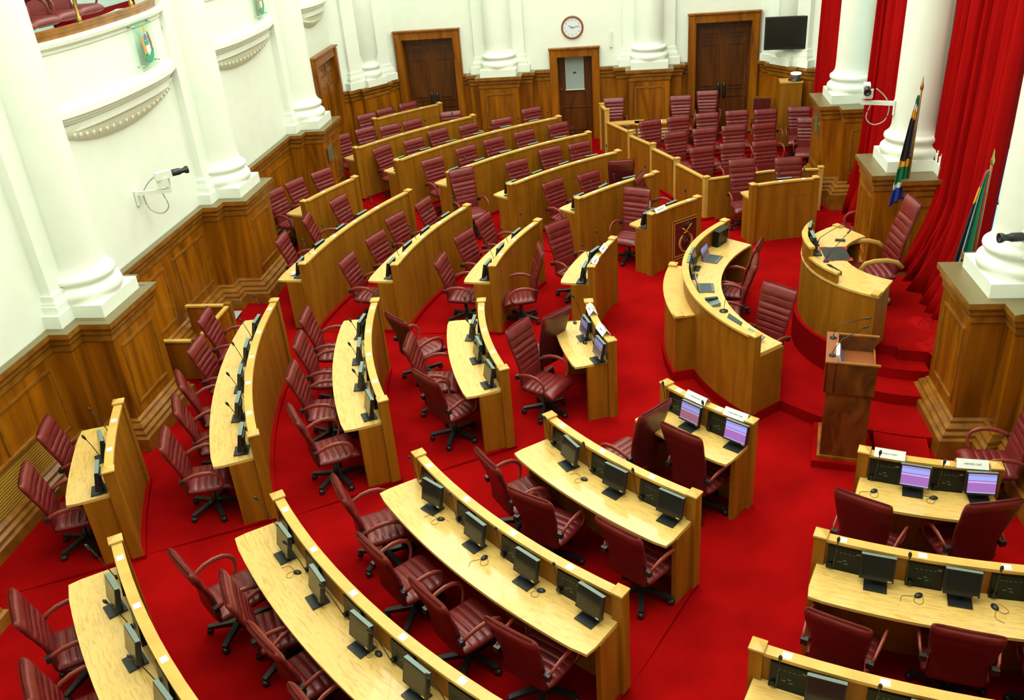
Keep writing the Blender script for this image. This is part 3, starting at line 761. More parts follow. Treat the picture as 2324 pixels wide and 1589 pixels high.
for i in range(5):
    a = 2 * PI * i / 5 + PI / 2; d = Vector((math.cos(a), math.sin(a), 0)); p = Vector((-d.y, d.x, 0))
    a0, a1 = d * .03 + Vector((0, 0, .115)), d * .315 + Vector((0, 0, .082))
    vs = []
    for c_, w_, h_ in ((a0, .032, .026), (a1, .024, .017)):
        for sx, sz in ((-1, -1), (1, -1), (1, 1), (-1, 1)): vs.append(c_ + p * (w_ * sx) + Vector((0, 0, h_ * sz)))
    star.add(vs, [(0, 1, 2, 3), (7, 6, 5, 4), (0, 4, 5, 1), (1, 5, 6, 2), (2, 6, 7, 3), (3, 7, 4, 0)], 0)
STAR = star.mesh('star_base', 'black')
CAST = MB().lathe([(0, -.032), (.026, -.032), (.034, -.022), (.035, 0), (.034, .022), (.026, .032), (0, .032)], 12, T=Matrix.Rotation(PI / 2, 4, 'Y')).box(-.008, .008, -.012, .012, .0, .05).mesh('caster', 'black')
GAS = MB().lathe([(.026, .10), (.026, .28), (.017, .28), (.017, .40), (.05, .40), (.05, .43), (.09, .43)], 14).box(-.10, .10, -.14, .12, .405, .445).mesh('gas_column', 'black')
BRK = {s: MB().box(min(s * .24, s * .298), max(s * .24, s * .298), -.265, -.215, .60, .66).mesh('arm_bracket', 'black') for s in (-1, 1)}
ARM = {s: arm_mesh(s).mesh('armrest', 'arm_wood') for s in (-1, 1)}
SEAT = seat_mesh()
BACK_M = back_mesh(.41, 1.13, -.215, -.345, w0=.235, wt=.272, th=.045, grooves=(.39, .50, .60, .70, .81))
BACK_H = back_mesh(.41, 1.29, -.215, -.375, w0=.24, grooves=(.33, .42, .51, .60, .70, .82), wt=.272, th=.045)
def make_chair(label, cat, kind, loc, ang, group, full=True):
    t = thing('swivel_armchair', label, cat, loc, math.radians(ang) - PI / 2, group)
    obj('backrest', BACK_M if kind == 'm' else BACK_H, None, t); obj('seat', SEAT, None, t)
    for s in (-1, 1):
        a_ = obj('armrest', ARM[s], None, t); obj('bracket', BRK[s], None, a_)
    obj('gas_column', GAS, None, t)
    b_ = obj('star_base', STAR, None, t)
    if full:
        for i in range(5):
            a = 2 * PI * i / 5 + PI / 2; obj('caster', CAST, None, b_, (.305 * math.cos(a), .305 * math.sin(a), .036), a + i * .9)
    return t
def near_(p, r, a, w=1.0): pass
CH = [('M5a',5,'m',-6.51,8.16,19),('M5b',5,'m',-6.19,7.28,27),('M4a',4,'m',-5.85,11.11,8),('M4b',4,'m',-5.58,10.19,4),('M4c',4,'m',-5.42,9.40,31),('M4d',4,'m',-5.18,8.78,27),('M4e',4,'m',-4.97,8.02,21),('M3a',3,'m',-4.36,11.18,7),('M3b',3,'m',-4.20,10.42,8),('M3c',3,'m',-4.01,9.58,9),('M3d',3,'m',-3.67,8.67,32),('M2a',2,'m',-3.11,11.33,48),('M2b',2,'m',-2.66,10.39,3),('M2c',2,'m',-2.36,9.70,48),('M1a',1,'h',-1.21,10.41,-29),('M1b',1,'h',-1.33,11.22,139),
('L5a',5,'m',-5.09,5.43,37),('L5b',5,'m',-4.49,4.67,38),('L4a',4,'m',-3.91,6.13,47),('L4b',4,'m',-3.28,5.74,30),('L4c',4,'m',-2.80,5.27,48),('L4d',4,'m',-2.23,4.66,48),('L3a',3,'m',-2.70,7.26,30),('L3b',3,'m',-2.19,6.46,45),('L3c',3,'m',-1.55,5.88,46),('L3d',3,'m',-0.84,5.53,58),('L2a',2,'m',-1.28,7.89,36),('L2b',2,'m',-0.88,7.37,61),('L2c',2,'m',0.05,6.86,52),('L1a',1,'h',-0.06,8.77,138),('L1b',1,'h',0.73,8.35,50),
('R1a',1,'h',2.30,7.27,58),('R1b',1,'h',3.16,7.28,101),('R2a',2,'m',1.76,5.82,63),('R2b',2,'m',2.65,5.76,76),('R2c',2,'m',3.42,5.60,84),
('N1a',1,'h',-1.01,14.15,-43),('N1b',1,'h',-1.84,13.21,-167),('N2a',2,'m',-2.76,13.19,-6),('N2b',2,'m',-2.58,14.14,-26),('N2c',2,'m',-2.35,14.99,-19),('N3a',3,'m',-4.32,13.15,-9),('N3b',3,'m',-4.11,14.06,-21),('N3c',3,'m',-3.99,15.00,-24),('N3d',3,'m',-3.61,15.81,-18),('N4a',4,'m',-5.75,14.11,2),('N4b',4,'m',-5.62,15.15,7),('N4c',4,'m',-5.32,15.97,-18),('N5a',5,'m',-6.77,16.40,-20),('N5b',5,'m',-6.56,16.98,-24),('N5c',5,'m',-6.20,17.54,-32),
('Pz',3,'h',-3.22,16.98,-58),('P2a',2,'m',-1.30,16.73,-42),('P2b',2,'m',-0.64,17.16,-48),('P2c',2,'m',-0.25,18.05,95),('P1a',1,'h',-0.07,15.69,-114),('P1b',1,'h',0.50,16.75,-16),('P3a',3,'m',-2.19,17.98,-50),('P3b',3,'m',-1.58,18.80,-56),('P3c',3,'m',-0.97,19.12,-58),('P4a',4,'m',-4.01,18.20,-46),('P4b',4,'m',-3.41,19.02,-45),('P4c',4,'m',-2.89,19.60,-50),('P4d',4,'m',-2.25,20.11,-52),('P4e',4,'m',-1.52,20.66,-54),('P5a',5,'m',-5.30,19.19,-32),('P5b',5,'m',-4.73,19.65,-46),('P5c',5,'m',-4.30,20.40,-44),('P5d',5,'m',-3.62,20.76,-44),('P5e',5,'m',-2.93,21.12,-58),('P5f',5,'m',-2.29,22.03,-57),('P6a',6,'m',-6.53,20.10,-36),('P6b',6,'m',-6.13,20.62,-46),('P6c',6,'m',-5.58,20.80,-48),('P6d',6,'m',-5.08,21.22,-43),('P6e',6,'m',-4.40,21.78,-75),('P7a',7,'m',-6.40,21.80,-48),('P7b',7,'m',-6.02,22.32,-46),('P7c',7,'m',-5.55,22.85,-46),
('T1',1,'h',2.19,17.20,-82),('T2',1,'h',3.05,17.20,-86),('S1a',2,'m',1.55,18.55,-74),('S1b',2,'m',2.15,18.74,-82),('S1c',2,'m',2.84,18.80,-79),('S2a',3,'m',1.05,19.58,-72),('S2b',3,'m',1.66,19.80,-79),('S2c',3,'m',2.29,19.92,-82),('S2d',3,'m',2.98,20.00,-78),('S3a',4,'m',0.54,20.51,-69),('S3b',4,'m',1.15,20.73,-75),('S3c',4,'m',1.77,20.90,-84),('S3d',4,'m',2.45,21.01,-86),('S3e',4,'m',3.10,21.01,-86),('S4a',5,'m',-0.43,22.60,-88),('S4b',5,'m',1.22,22.50,-89),('S4c',5,'m',1.88,22.90,-92),('S6',3,'m',3.86,21.30,-95),('S7',3,'m',3.90,20.40,-100),
('C1',3.8,'h',1.50,12.98,160),('C2',3.8,'h',1.375,12.30,171),('C3',3.8,'h',1.69,11.02,-133)]
ROWN = {1: 'front', 2: 'second', 3: 'third', 4: 'fourth', 5: 'fifth', 6: 'sixth', 7: 'back'}
SPECIAL = {
 'Pz': 'burgundy armchair standing alone in the aisle at the third-row left end of the far block',
 'P2c': 'burgundy armchair turned with its plain back to the viewer, second row of far block',
 'P1b': 'burgundy armchair seen edge-on beside the high-backed one behind the crest desk',
 'P1a': 'high-backed burgundy armchair behind the left end of the desk with the gilt crest',
 'N1b': 'burgundy armchair turned sideways in the centre aisle, facing the left wall',
 'N1a': 'high-backed burgundy armchair behind the front desk of the middle block',
 'M1a': 'high-backed burgundy armchair angled to the viewer, behind the front desk of left block',
 'M1b': 'high-backed burgundy armchair showing its plain back, front row of the left block',
 'L1a': 'high-backed burgundy armchair turned away to the left, front row of near block',
 'L1b': 'high-backed burgundy armchair squarely behind the front desk of the near block',
 'R1a': 'high-backed burgundy armchair at the front desk of the right block, left of two',
 'R1b': 'high-backed burgundy armchair at the front desk of the right block, right of two',
 'T1': 'high-backed burgundy armchair at the left end of the short desk standing alone',
 'T2': 'high-backed burgundy armchair behind the short desk standing alone, right of two',
 'M2a': 'burgundy armchair showing its dark plain back, uppermost of the second row, left block',
 'P6e': 'pale-lit burgundy armchair facing the viewer, last of the sixth row, far block',
 'S4a': 'burgundy armchair behind the enclosure rail, beside the middle door',
 'S4b': 'burgundy armchair before the large right door, left of two',
 'S4c': 'burgundy armchair before the large right door, right of two',
 'S6': 'burgundy armchair half hidden by the farthest right column base',
 'S7': 'burgundy armchair whose back is hidden behind the farthest right column base',
 'C1': 'burgundy clerk armchair at the far end of the curved clerks table',
 'C2': 'burgundy clerk armchair in the middle of the curved clerks table, seen edge-on',
 'C3': 'burgundy clerk armchair at the near end of the clerks table, facing the viewer'}
rows_ = {}
for c_ in CH:
    if c_[0] not in SPECIAL: rows_.setdefault(c_[0][:2], []).append(c_)
labels = dict(SPECIAL)
for k, l_ in rows_.items():
    asc = k[0] in 'LMR'
    def ang_(c_): return math.atan2(c_[4] - CC[1], c_[3] - CC[0]) % (2 * PI)
    l_ = sorted(l_, key=ang_, reverse=not asc)
    for i, c_ in enumerate(l_):
        end = 'upper' if k[0] == 'M' else 'left'
        if k[0] == 'S': lb = 'burgundy armchair in the far right enclosure, %s row, %s from its left' % (['', 'front', 'second', 'third', 'back'][int(k[1])], ORD[i + 1])
        else: lb = 'burgundy armchair, %s row of %s block, %s from the %s end' % (ROWN[int(k[1])], BLOCK[k[0]], ORD[i + 1], end)
        labels[c_[0]] = lb
proto = {}
for id_, n, ty, x, y, a in CH:
    z = .15 if id_[0] == 'C' else (tier(n) if id_[0] != 'S' or int(id_[1]) < 6 else max(tier(n) * 0, ground(x, y)))
    grp = {'L': 'armchairs of the near block', 'M': 'armchairs of the left block', 'N': 'armchairs of the middle block', 'P': 'armchairs of the far block', 'R': 'armchairs of the right block', 'S': 'armchairs in the far right enclosure', 'T': 'armchairs in the far right enclosure', 'C': 'clerks armchairs'}[id_[0]]
    full = id_[0] in 'LMRCNT' or id_ in ('P1a', 'Pz')
    if id_ in ('P6a','P6b','P6c','P6d','P7a','P7b','P7c','P5e','P5f'): full = False
    ty = 'h' if id_ in ('P2c',) else ty
    if (ty, full) not in proto:
        proto[(ty, full)] = make_chair(labels[id_], 'chair', ty, (x, y, z), a, grp, full)
    else:
        # deep copy with sub-parts
        src = proto[(ty, full)]
        dup(src, (x, y, z), math.radians(a) - PI / 2, labels[id_], grp)
# visitor chair near the nearest right column, and one behind the speaker's desk
def one_chair(label, x, y, z, a): return dup(proto[('h', True)], (x, y, z), math.radians(a) - PI / 2, label, 'officials armchairs by the right columns')
one_chair('burgundy armchair beside the nearest right column base, facing the lectern', 3.90, 8.62, 0, 176)
one_chair('burgundy armchair behind the speaker desk, half hidden by the column base', 4.02, 15.66, 0, 184)

# speaker's throne
t = thing('high_backed_armchair', 'tall burgundy speaker armchair with pale wood arms on the dais', 'chair', (3.44, 12.52, .6), math.radians(186) - PI / 2)
SB = back_mesh(.52, 1.56, -.26, -.46, w0=.27, wt=.25, grooves=(.16, .26, .36, .46, .56, .66, .76), th=.05)
obj('backrest', SB, None, t); obj('seat', seat_mesh(.30, -.25, .33, .54, (.15, .3, .45, .6, .75)), None, t)
for s in (-1, 1):
    P = [(.36, -.30, .66), (.37, -.2, .76), (.38, -.05, .80), (.385, .12, .80), (.38, .24, .77), (.37, .285, .70), (.355, .27, .60), (.33, .22, .50)]
    obj('armrest', MB().tube([(s * x, y, z) for x, y, z in P], [.03, .035, .038, .04, .038, .035, .03, .03], 10, flat=.5, up=(s, 0, .0001)), 'arm_oak', t)
obj('gas_column', GAS, None, t); sb = obj('star_base', STAR.copy(), None, t); sb.data.materials.clear(); sb.data.materials.append(M['arm_oak'])
for i in range(5):
    a = 2 * PI * i / 5 + PI / 2; obj('caster', CAST, None, sb, (.295 * math.cos(a), .295 * math.sin(a), .030), a)
# small wooden framed chair by the cabinet
t = thing('wooden_chair', 'wooden chair with dark padded back beside the tall cabinet', 'chair', (3.12, 22.35, .27), math.radians(-98) - PI / 2)
fr = MB()
for sx in (-1, 1): fr.box(sx * .22 - .02, sx * .22 + .02, -.24, -.20, 0, 1.02)
fr.box(-.24, .24, -.245, -.195, .98, 1.03); fr.box(-.2, .2, -.24, -.20, .60, .64)
obj('back_frame', fr, 'teak_mould', t)
for sx in (-1, 1): obj('leg', MB().box(sx * .22 - .02, sx * .22 + .02, .18, .22, 0, .45), 'teak_mould', t)
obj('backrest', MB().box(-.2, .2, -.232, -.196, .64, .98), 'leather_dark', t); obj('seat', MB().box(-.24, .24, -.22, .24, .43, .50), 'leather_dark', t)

# ------------------------------------------------------------------ monitors
def tilted(T_, x0, x1, y0, y1, z0, z1): pass
TM = Matrix.Translation((0, .0, .075)) @ Matrix.Rotation(math.radians(12), 4, 'X')
hs = MB(); hs.box(-.14, .14, -.042, .0, 0, .235, 0, TM); hs.add([TM @ Vector(p) for p in ((-.14, -.042, .2352), (.14, -.042, .2352), (.14, 0, .2352), (-.14, 0, .2352))], [(0, 1, 2, 3)], 1)  # grey top face: light from above painted on the black housing
hs.box(-.09, .09, -.06, -.04, .04, .17, 0, TM)
HOUS = hs.mesh('housing', ['black', 'grey_top'])
sc_ = MB(); sc_.add([TM @ Vector(p) for p in ((.128, .0015, .02), (-.128, .0015, .02), (-.128, .0015, .223), (.128, .0015, .223))], [(0, 1, 2, 3)], 0, False, [((0, 0), (1, 0), (1, 1), (0, 1))])
SCRS = {k: None for k in ('screen', 'screen_on', 'screen_on2', 'screen_dim')}
for k in SCRS: SCRS[k] = sc_.mesh('display', k)
NECK = MB().box(-.035, .035, -.075, -.045, .01, .16).mesh('neck', 'black')
BASE = MB().box(-.095, .095, -.10, .065, 0, .014).mesh('foot', 'black')
STK = MB().add([TM @ Vector(p) for p in ((-.09, .002, .004), (-.125, .002, .004), (-.125, .002, .018), (-.09, .002, .018))], [(0, 1, 2, 3)]).mesh('sticker', 'chrome')
def monitor(label, x, y, z, rz, scr, group):
    t = thing('monitor', label, 'monitor', (x, y, z), rz, group)
    h_ = obj('housing', HOUS, None, t); obj('display', SCRS[scr], None, t); obj('neck', NECK, None, t); obj('foot', BASE, None, t); obj('sticker', STK, None, h_)
    return t
mproto = {}
for key, l_ in MONS.items():
    b, n = key[0], int(key[1]); asc = b in 'LMR'
    l2 = sorted(l_, key=lambda q: q[0] % 360, reverse=not asc)
    for i, (a, dv) in enumerate(l2):
        x, y = pol(RR[n] + .185, a); z = tier(n) + WT
        scr = 'screen_on' if key in ('R1',) or (key == 'L1' and i == 1) else 'screen_on2' if key == 'L1' else 'screen_dim' if key == 'M1' else 'screen'
        end = 'upper' if b == 'M' else 'left'
        if b == 'T': lb = 'black monitor on the short oak desk standing alone'
        else: lb = '%s monitor on the %s row of the %s block, %s from the %s end' % ('lit' if 'on' in scr else 'black', ROWN[n], BLOCK[b], ORD[i + 1], end)
        rz = math.radians(a + dv) - PI / 2
        if scr not in mproto: mproto[scr] = monitor(lb, x, y, z, rz, scr, 'desk monitors')
        else: dup(mproto[scr], (x, y, z), rz, lb, 'desk monitors')

# ------------------------------------------------------------------ computer mice with their leads
ms = MB(); ms.grid(lambda u, v: (.028 * math.cos(2 * PI * u) * math.sin(PI * v / 2 + .001), .042 * math.sin(2 * PI * u) * math.sin(PI * v / 2 + .001), .028 * math.cos(PI * v / 2)), 14, 5)
MOUSE = ms.mesh('mouse_body', 'black')
LEAD = MB().tube(smooth([(0, -.04, .01), (.03, -.08, .004), (.075, -.075, .004), (.08, -.03, .004), (.03, .0, .032), (-.02, -.05, .006), (-.06, -.12, .004), (-.02, -.18, .004)]), .0018, 5).mesh('lead', 'black')
MICE = [('L3', 7.83, -137.94), ('L3', 7.85, -132.4), ('L3', 7.80, -127.26), ('L2', 6.30, -134.49), ('R1', 4.81, -108.16), ('R1', 4.77, -101.59), ('R2', 6.27, -103.72), ('R2', 6.27, -98.35), ('L4', 9.30, -138.93), ('L4', 9.25, -130.41), ('M1', 4.77, -171.17), ('M1', 4.74, -163.47)]
cnt = {}; mp0 = None
for key, r, a in MICE:
    cnt[key] = cnt.get(key, 0) + 1; tot = sum(1 for q in MICE if q[0] == key)
    w_ = '' if tot == 1 else ', %s of %s' % ({2: ['', 'first', 'second'], 3: ['', 'first', 'middle', 'last']}[tot][cnt[key]], {2: 'two', 3: 'three'}[tot])
    lb = 'dark computer mouse on %s row worktop, %s block%s from the %s' % (ROWN[int(key[1])], BLOCK[key[0]], w_, 'upper end' if key[0] == 'M' else 'left')
    x, y = pol(r, a); z = tier(int(key[1])) + WT
    if mp0 is None:
        t = thing('computer_mouse', lb, 'mouse', (x, y, z), math.radians(a) + .8, 'computer mice'); obj('mouse_body', MOUSE, None, t); obj('lead', LEAD, None, t); mp0 = t
    else: dup(mp0, (x, y, z), math.radians(a) + random.uniform(0, 2), lb)

# ------------------------------------------------------------------ folded name cards on the screen caps
def tent(body, b, n, a, label, flip=0, sz=.022):
    t = thing('name_card', label, 'name card', (*pol(RR[n], a), tier(n) + CAP), math.radians(a) - PI / 2 , 'folded name cards')
    mb = MB(); L_ = .145; h_ = .075
    for s in (-1, 1):
        mb.add([(-L_, s * .062, .0), (L_, s * .062, .0), (L_, s * .004, h_), (-L_, s * .004, h_)], [(0, 1, 2, 3) if s < 0 else (3, 2, 1, 0)])
        mb.add([(-L_, s * .060, .0), (L_, s * .060, .0), (L_, s * .002, h_), (-L_, s * .002, h_)], [(3, 2, 1, 0) if s < 0 else (0, 1, 2, 3)])
    obj('card', mb, 'paper', t)
    th = math.atan2(h_, .058)
    for s in (-1, 1):
        text_mesh('lettering', body, sz, 'ink', t, (0, s * .0345, h_ * .5), (th, 0, 0 if s < 0 else PI) if s < 0 else (th, 0, PI))
    return t
tent('NORTH WEST', 'R', 1, -107.0, 'white folded name card reading north west on the right block front desk')
tent('WESTERN CAPE', 'R', 1, -97.6, 'white folded name card reading western cape on the right block front desk')
tent('MPUMALANGA', 'L', 1, -134.0, 'white folded name card reading mpumalanga on the near block front desk')
tent('NORTHERN CAPE', 'L', 1, -127.3, 'white folded name card reading northern cape on the near block front desk')
tent('GAUTENG', 'M', 1, -168.0, 'white folded name card on the left block front desk, farther of two')
tent('LIMPOPO', 'M', 1, -160.0, 'white folded name card on the left block front desk, nearer of two')
tent('FREE STATE', 'N', 1, 164.0, 'white folded name card on the middle block front desk, farther of two')
tent('EASTERN CAPE', 'N', 1, 170.6, 'white folded name card on the middle block front desk, nearer of two')
tent('KWAZULU-NATAL', 'P', 1, 138.6, 'white folded name card on the screen of the crest desk')

# ------------------------------------------------------------------ crest board on the far block's front desk
a_c = 130.5; t = thing('crest_board', 'dark red square board with a gilt crest on the front desk screen', 'crest', (*pol(RR[1] - .045, a_c), .0), math.radians(a_c) - PI / 2)
# local: x right when looking at it from the centre, -y towards the centre
bd = MB().box(-.34, .34, -.012, .0, .10, .86); obj('board', bd, 'crest', t)
fr = MB()
for (e, w_) in ((.34, .016), (.295, .008), (.28, .005)):
    for s in (-1, 1): fr.box(min(s * e, s * (e - w_)), max(s * e, s * (e - w_)), -.020, -.010, .48 - e - .04, .48 + e + .04)
    fr.box(-e, e, -.020, -.010, .48 + e + .04 - w_, .48 + e + .04); fr.box(-e, e, -.020, -.010, .48 - e - .04, .48 - e - .04 + w_)
obj('gilt_frame', fr, 'gold', t)
def ell(mb, cx, cz, rx, rz, a0, a1, w0, w1, y=-.016, n=24, mi=0):
    pts = []
    for i in range(n + 1):
        a = math.radians(a0 + (a1 - a0) * i / n); pts.append((cx + rx * math.cos(a), y, cz + rz * math.sin(a)))
    ws = [w0 + (w1 - w0) * math.sin(PI * i / n) for i in range(n + 1)]
    mb.tube(pts, ws, 8, mi, up=(0, 1, 0))
em = MB()
for s in (-1, 1):
    ell(em, 0, .40, .115, .135, 90 + s * 25 if s > 0 else 65, 90 + s * 165 if s > 0 else -75, .003, .013)
    ell(em, 0, .40, .095, .115, 90 + s * 30 if s > 0 else 60, 90 + s * 150 if s > 0 else -60, .002, .006)
em.tube([(-.07, -.018, .63), (.0, -.018, .575), (.03, -.018, .55)], [.014, .007, .004], 8, up=(0, 1, 0)); em.tube([(.09, -.018, .66), (.03, -.018, .59), (-.02, -.018, .55)], [.016, .008, .004], 8, up=(0, 1, 0))
em.tube([(-.04, -.018, .545), (0, -.018, .555), (.04, -.018, .545)], .010, 8, up=(0, 1, 0))
ell(em, 0, .40, .12, .15, 225, 315, .004, .009)
ge = obj('gilt_emblem', em, 'gold', t); ge.scale = (1.4, 1, 1.25); ge.location = (0, 0, -.11)
rl = MB(); ell(rl, 0, .40, .066, .088, 0, 360, .006, .008)
rl.lathe([(0, 0), (.058, .0), (.052, .006), (0, .008)], 20, T=Matrix.Translation((0, -.012, .40)) @ Matrix.Rotation(PI / 2, 4, 'X') @ Matrix.Diagonal((1, 1.3, 1, 1)))
for k in range(7):
    a = math.radians(25 + 130 * k / 6); rl.tube([(.02 * math.cos(a), -.016, .60 + .01), (.12 * math.cos(a), -.016, .60 + .11 * math.sin(a))], [.004, .014], 6, up=(0, 1, 0))
for s in (-1, 1): rl.tube([(s * .02, -.018, .44), (s * .022, -.018, .40), (s * .015, -.018, .345)], [.008, .012, .008], 6, up=(0, 1, 0))
ge = obj('relief', rl, 'crest_dark', t); ge.scale = (1.4, 1, 1.25); ge.location = (0, 0, -.11)

# ------------------------------------------------------------------ far right chair enclosure: stepped low screens
t = thing('stepped_screen', 'low stepped oak screen enclosing the chairs at the far right', 'partition', (0, 0, 0))
def scr_line(p0, p1, z0, z1, posts=(1, 1)):
    A, B = Vector(p0), Vector(p1); d = (B - A); L = d.length; d = d / L
    T = Matrix(((d.x, -d.y, 0, A.x), (d.y, d.x, 0, A.y), (0, 0, 1, 0), (0, 0, 0, 1)))
    pn = obj('screen_panel', MB().box(0, L, -.03, .03, z0, z1 - .03, 0, T), 'oak', t)
    obj('screen_cap', MB().box(0, L, -.045, .045, z1 - .03, z1, 0, T), 'oak_cap', pn)
    for k, q in enumerate(posts):
        if q: obj('screen_post', MB().box((0, L)[k] - .05, (0, L)[k] + .05, -.055, .055, z0, z1 + .03, 0, T).box((0, L)[k] - .06, (0, L)[k] + .06, -.065, .065, z1 + .03, z1 + .045, 0, T), 'oak_cap', pn)
SL = [((1.47, 17.72), (.94, 18.80), 0, .87), ((.94, 18.86), (.46, 19.80), .05, .93), ((.46, 19.86), (-.03, 20.72), .10, .985), ((-.03, 20.78), (-.57, 21.80), .15, 1.04)]
for i, (p0, p1, z0, z1) in enumerate(SL): scr_line(p0, p1, z0 - .05, z1, (1, 0) if i else (1, 0))
scr_line((1.50, 17.70), pol(6.05, 100.5), -.0, .87, (0, 0)); scr_line(pol(6.05, 100.5), (3.75, 18.10), -.0, .87, (0, 1))
scr_line((-.60, 21.86), (-.74, 22.45), .15, 1.30, (1, 1))
# plain worktops inside the enclosure
for i, (x, y, a, w_, z) in enumerate([(-.10, 22.05, -86, .8, .98), (.52, 22.0, -86, .9, .98)]):
    t = thing('plain_table', ['small oak worktop beside the first chair in the enclosure', 'small oak worktop with a white paper inside the enclosure'][i], 'table', (x, y, .22), math.radians(a))
    obj('table_top', MB().box(-.16, .16, -w_ / 2, w_ / 2, .70, .73), 'oak_cap', t); obj('side_panel', MB().box(-.12, .12, -w_ / 2 + .03, -w_ / 2 + .06, 0, .70), 'oak', t); obj('side_panel', MB().box(-.12, .12, w_ / 2 - .06, w_ / 2 - .03, 0, .70), 'oak', t)
o = obj('paper_sheet', MB().box(-.10, .10, -.14, .14, 0, .002), 'paper', None, (.62, 22.0, .952)); tag(o, 'white paper lying on the small worktop inside the enclosure', 'paper')

# ------------------------------------------------------------------ clerks' table
t = thing('clerks_table', 'large curved oak clerks table facing the desks, on the low platform', 'desk', (0, 0, 0))
zc = .15
fs_ = MB().arc(CC, 3.10, 3.15, 139.8, 180, zc, zc + .86, 26).arc(CC, 3.10, 3.15, -180, -139.9, zc, zc + .86, 26).arc(CC, 3.10, 3.147, 139.8, 180, zc + .86, zc + .865, 26).arc(CC, 3.10, 3.147, -180, -139.9, zc + .86, zc + .865, 26).arc(CC, 3.10, 3.15, 139.8, 180, zc + .865, zc + 1.12, 26).arc(CC, 3.10, 3.15, -180, -139.9, zc + .865, zc + 1.12, 26)
obj('front_screen', fs_, 'oak', t)
obj('screen_cap', MB().arc(CC, 3.075, 3.175, 140, 220, zc + 1.12, zc + 1.15, 50), 'oak_cap', t)
obj('worktop', MB().arc(CC, 2.60, 3.10, 139.8, 220.2, zc + .83, zc + .86, 50), 'oak_top', t)
for a in (139.7, 220.3):
    pm = MB(); post(pm, a, 3.125, zc, zc + 1.155); obj('end_post', pm, ['oak', 'oak_cap'], t)
    T = Matrix.Translation((*pol(3.125, a), 0)) @ Matrix.Rotation(math.radians(a), 4, 'Z')
    obj('end_panel', MB().box(-.52, -.05, -.025, .025, zc, zc + .83, 0, T), 'oak', t)
bk = MB().arc(CC, 3.15, 3.42, 164.8, 195.2, zc, zc + .84, 12); obj('front_shelf_unit', bk, 'oak', t)
obj('shelf_top', MB().arc(CC, 3.15, 3.445, 164.6, 195.4, zc + .84, zc + .865, 12), 'oak_cap', t)
for a in (164.8, 195.2):
    pm = MB(); post(pm, a, 3.38, zc + .864, zc + .885); obj('shelf_post', pm, ['oak_cap', 'oak_cap'], t)
# things on the clerks' table
def laptop(label, r, a, dz, rz, open_ang=105):
    x, y = pol(r, a); t = thing('laptop', label, 'laptop', (x, y, zc + .86 + dz), rz, 'laptops on the clerks table')
    obj('keyboard_base', MB().box(-.15, .15, -.11, .11, 0, .018), 'laptop', t)
    obj('keys', MB().box(-.135, .135, -.07, .09, .018, .0195), 'keys', t)
    T = Matrix.Translation((0, .11, .014)) @ Matrix.Rotation(math.radians(-(open_ang - 90)), 4, 'X')
    ld = obj('lid', MB().box(-.15, .15, 0, .010, 0, .21, 0, T), 'black', t)
    obj('display', MB().add([T @ Vector(p) for p in ((-.14, -.001, .015), (.14, -.001, .015), (.14, -.001, .20), (-.14, -.001, .20))], [(0, 1, 2, 3)], 0, False, [((0, 0), (1, 0), (1, 1), (0, 1))]), 'screen_dim', ld)
laptop('open laptop on the clerks table, farther from the viewer', 2.86, 157.3, 0, math.radians(157.3) - PI / 2 - .02)
laptop('open laptop on the clerks table, nearer the viewer', 2.82, 179.3, 0, math.radians(179.3) - PI / 2)
for i, (a, lb) in enumerate([(145.2, 'large dark console standing on the far end of the clerks table')]):
    x, y = pol(3.02, a); t = thing('table_console', lb, 'console', (x, y, zc + .86), math.radians(a) + PI / 2)
    obj('console_body', MB().box(-.15, .15, -.06, .04, .0, .27, 0, Matrix.Rotation(-.12, 4, 'X')), 'console', t)
    o_ = obj('speaker_knob', MB().lathe([(0, -.02), (.04, -.015), (.045, .03), (0, .04)], 14, T=Matrix.Translation((-.13, -.10, .045))), 'black', t)
for i, (a, lb) in enumerate([(165.5, 'black monitor leaning behind the curved clerks screen, farther one'), (171.5, 'black monitor behind the curved clerks screen, nearer one')]):
    x, y = pol(3.02, a); dup(mproto['screen'], (x, y, zc + .86), math.radians(a) + PI / 2, lb, 'monitors on the clerks table')
x, y = pol(2.82, -169.6); t = thing('desk_phone', 'dark desk telephone in the middle of the clerks table', 'telephone', (x, y, zc + .86), math.radians(-169 + 90)); obj('body', MB().add([(-.09, -.09, 0), (.09, -.09, 0), (.09, .09, 0), (-.09, .09, 0), (-.09, -.09, .02), (.09, -.09, .02), (.09, .09, .06), (-.09, .09, .06)], [(0, 3, 2, 1), (4, 5, 6, 7), (0, 1, 5, 4), (1, 2, 6, 5), (2, 3, 7, 6), (3, 0, 4, 7)]), 'grey_top', t); obj('handset', MB().box(-.085, -.035, -.09, .09, .05, .08), 'black', t)
x, y = pol(2.74, -164.5); t = thing('gooseneck_microphone', 'thin gooseneck microphone standing on the clerks table', 'microphone', (x, y, zc + .86), 0); obj('foot', MB().lathe([(0, 0), (.06, 0), (.06, .012), (0, .02)], 14), 'black', t); obj('stem', MB().tube([(0, 0, .01), (.01, .01, .12), (.03, .02, .25), (.04, .02, .33)], .004, 6).tube([(.04, .02, .32), (.045, .02, .37)], [.010, .012], 6), 'black', t)
for i, (a, r, lb) in enumerate([(-152.8, 2.93, 'grey reading stand on the near end of the clerks table, left of two'), (-146.3, 2.90, 'pale flat reading stand by the end post of the clerks table')]):
    x, y = pol(r, a); t = thing('reading_stand', lb, 'stand', (x, y, zc + .86), math.radians(a) + PI / 2)
    obj('plate', MB().box(-.15, .15, -.01, .01, 0, .20 if i == 0 else .17, 0, Matrix.Rotation(-.35 if i == 0 else -1.1, 4, 'X')), 'grey_top', t)

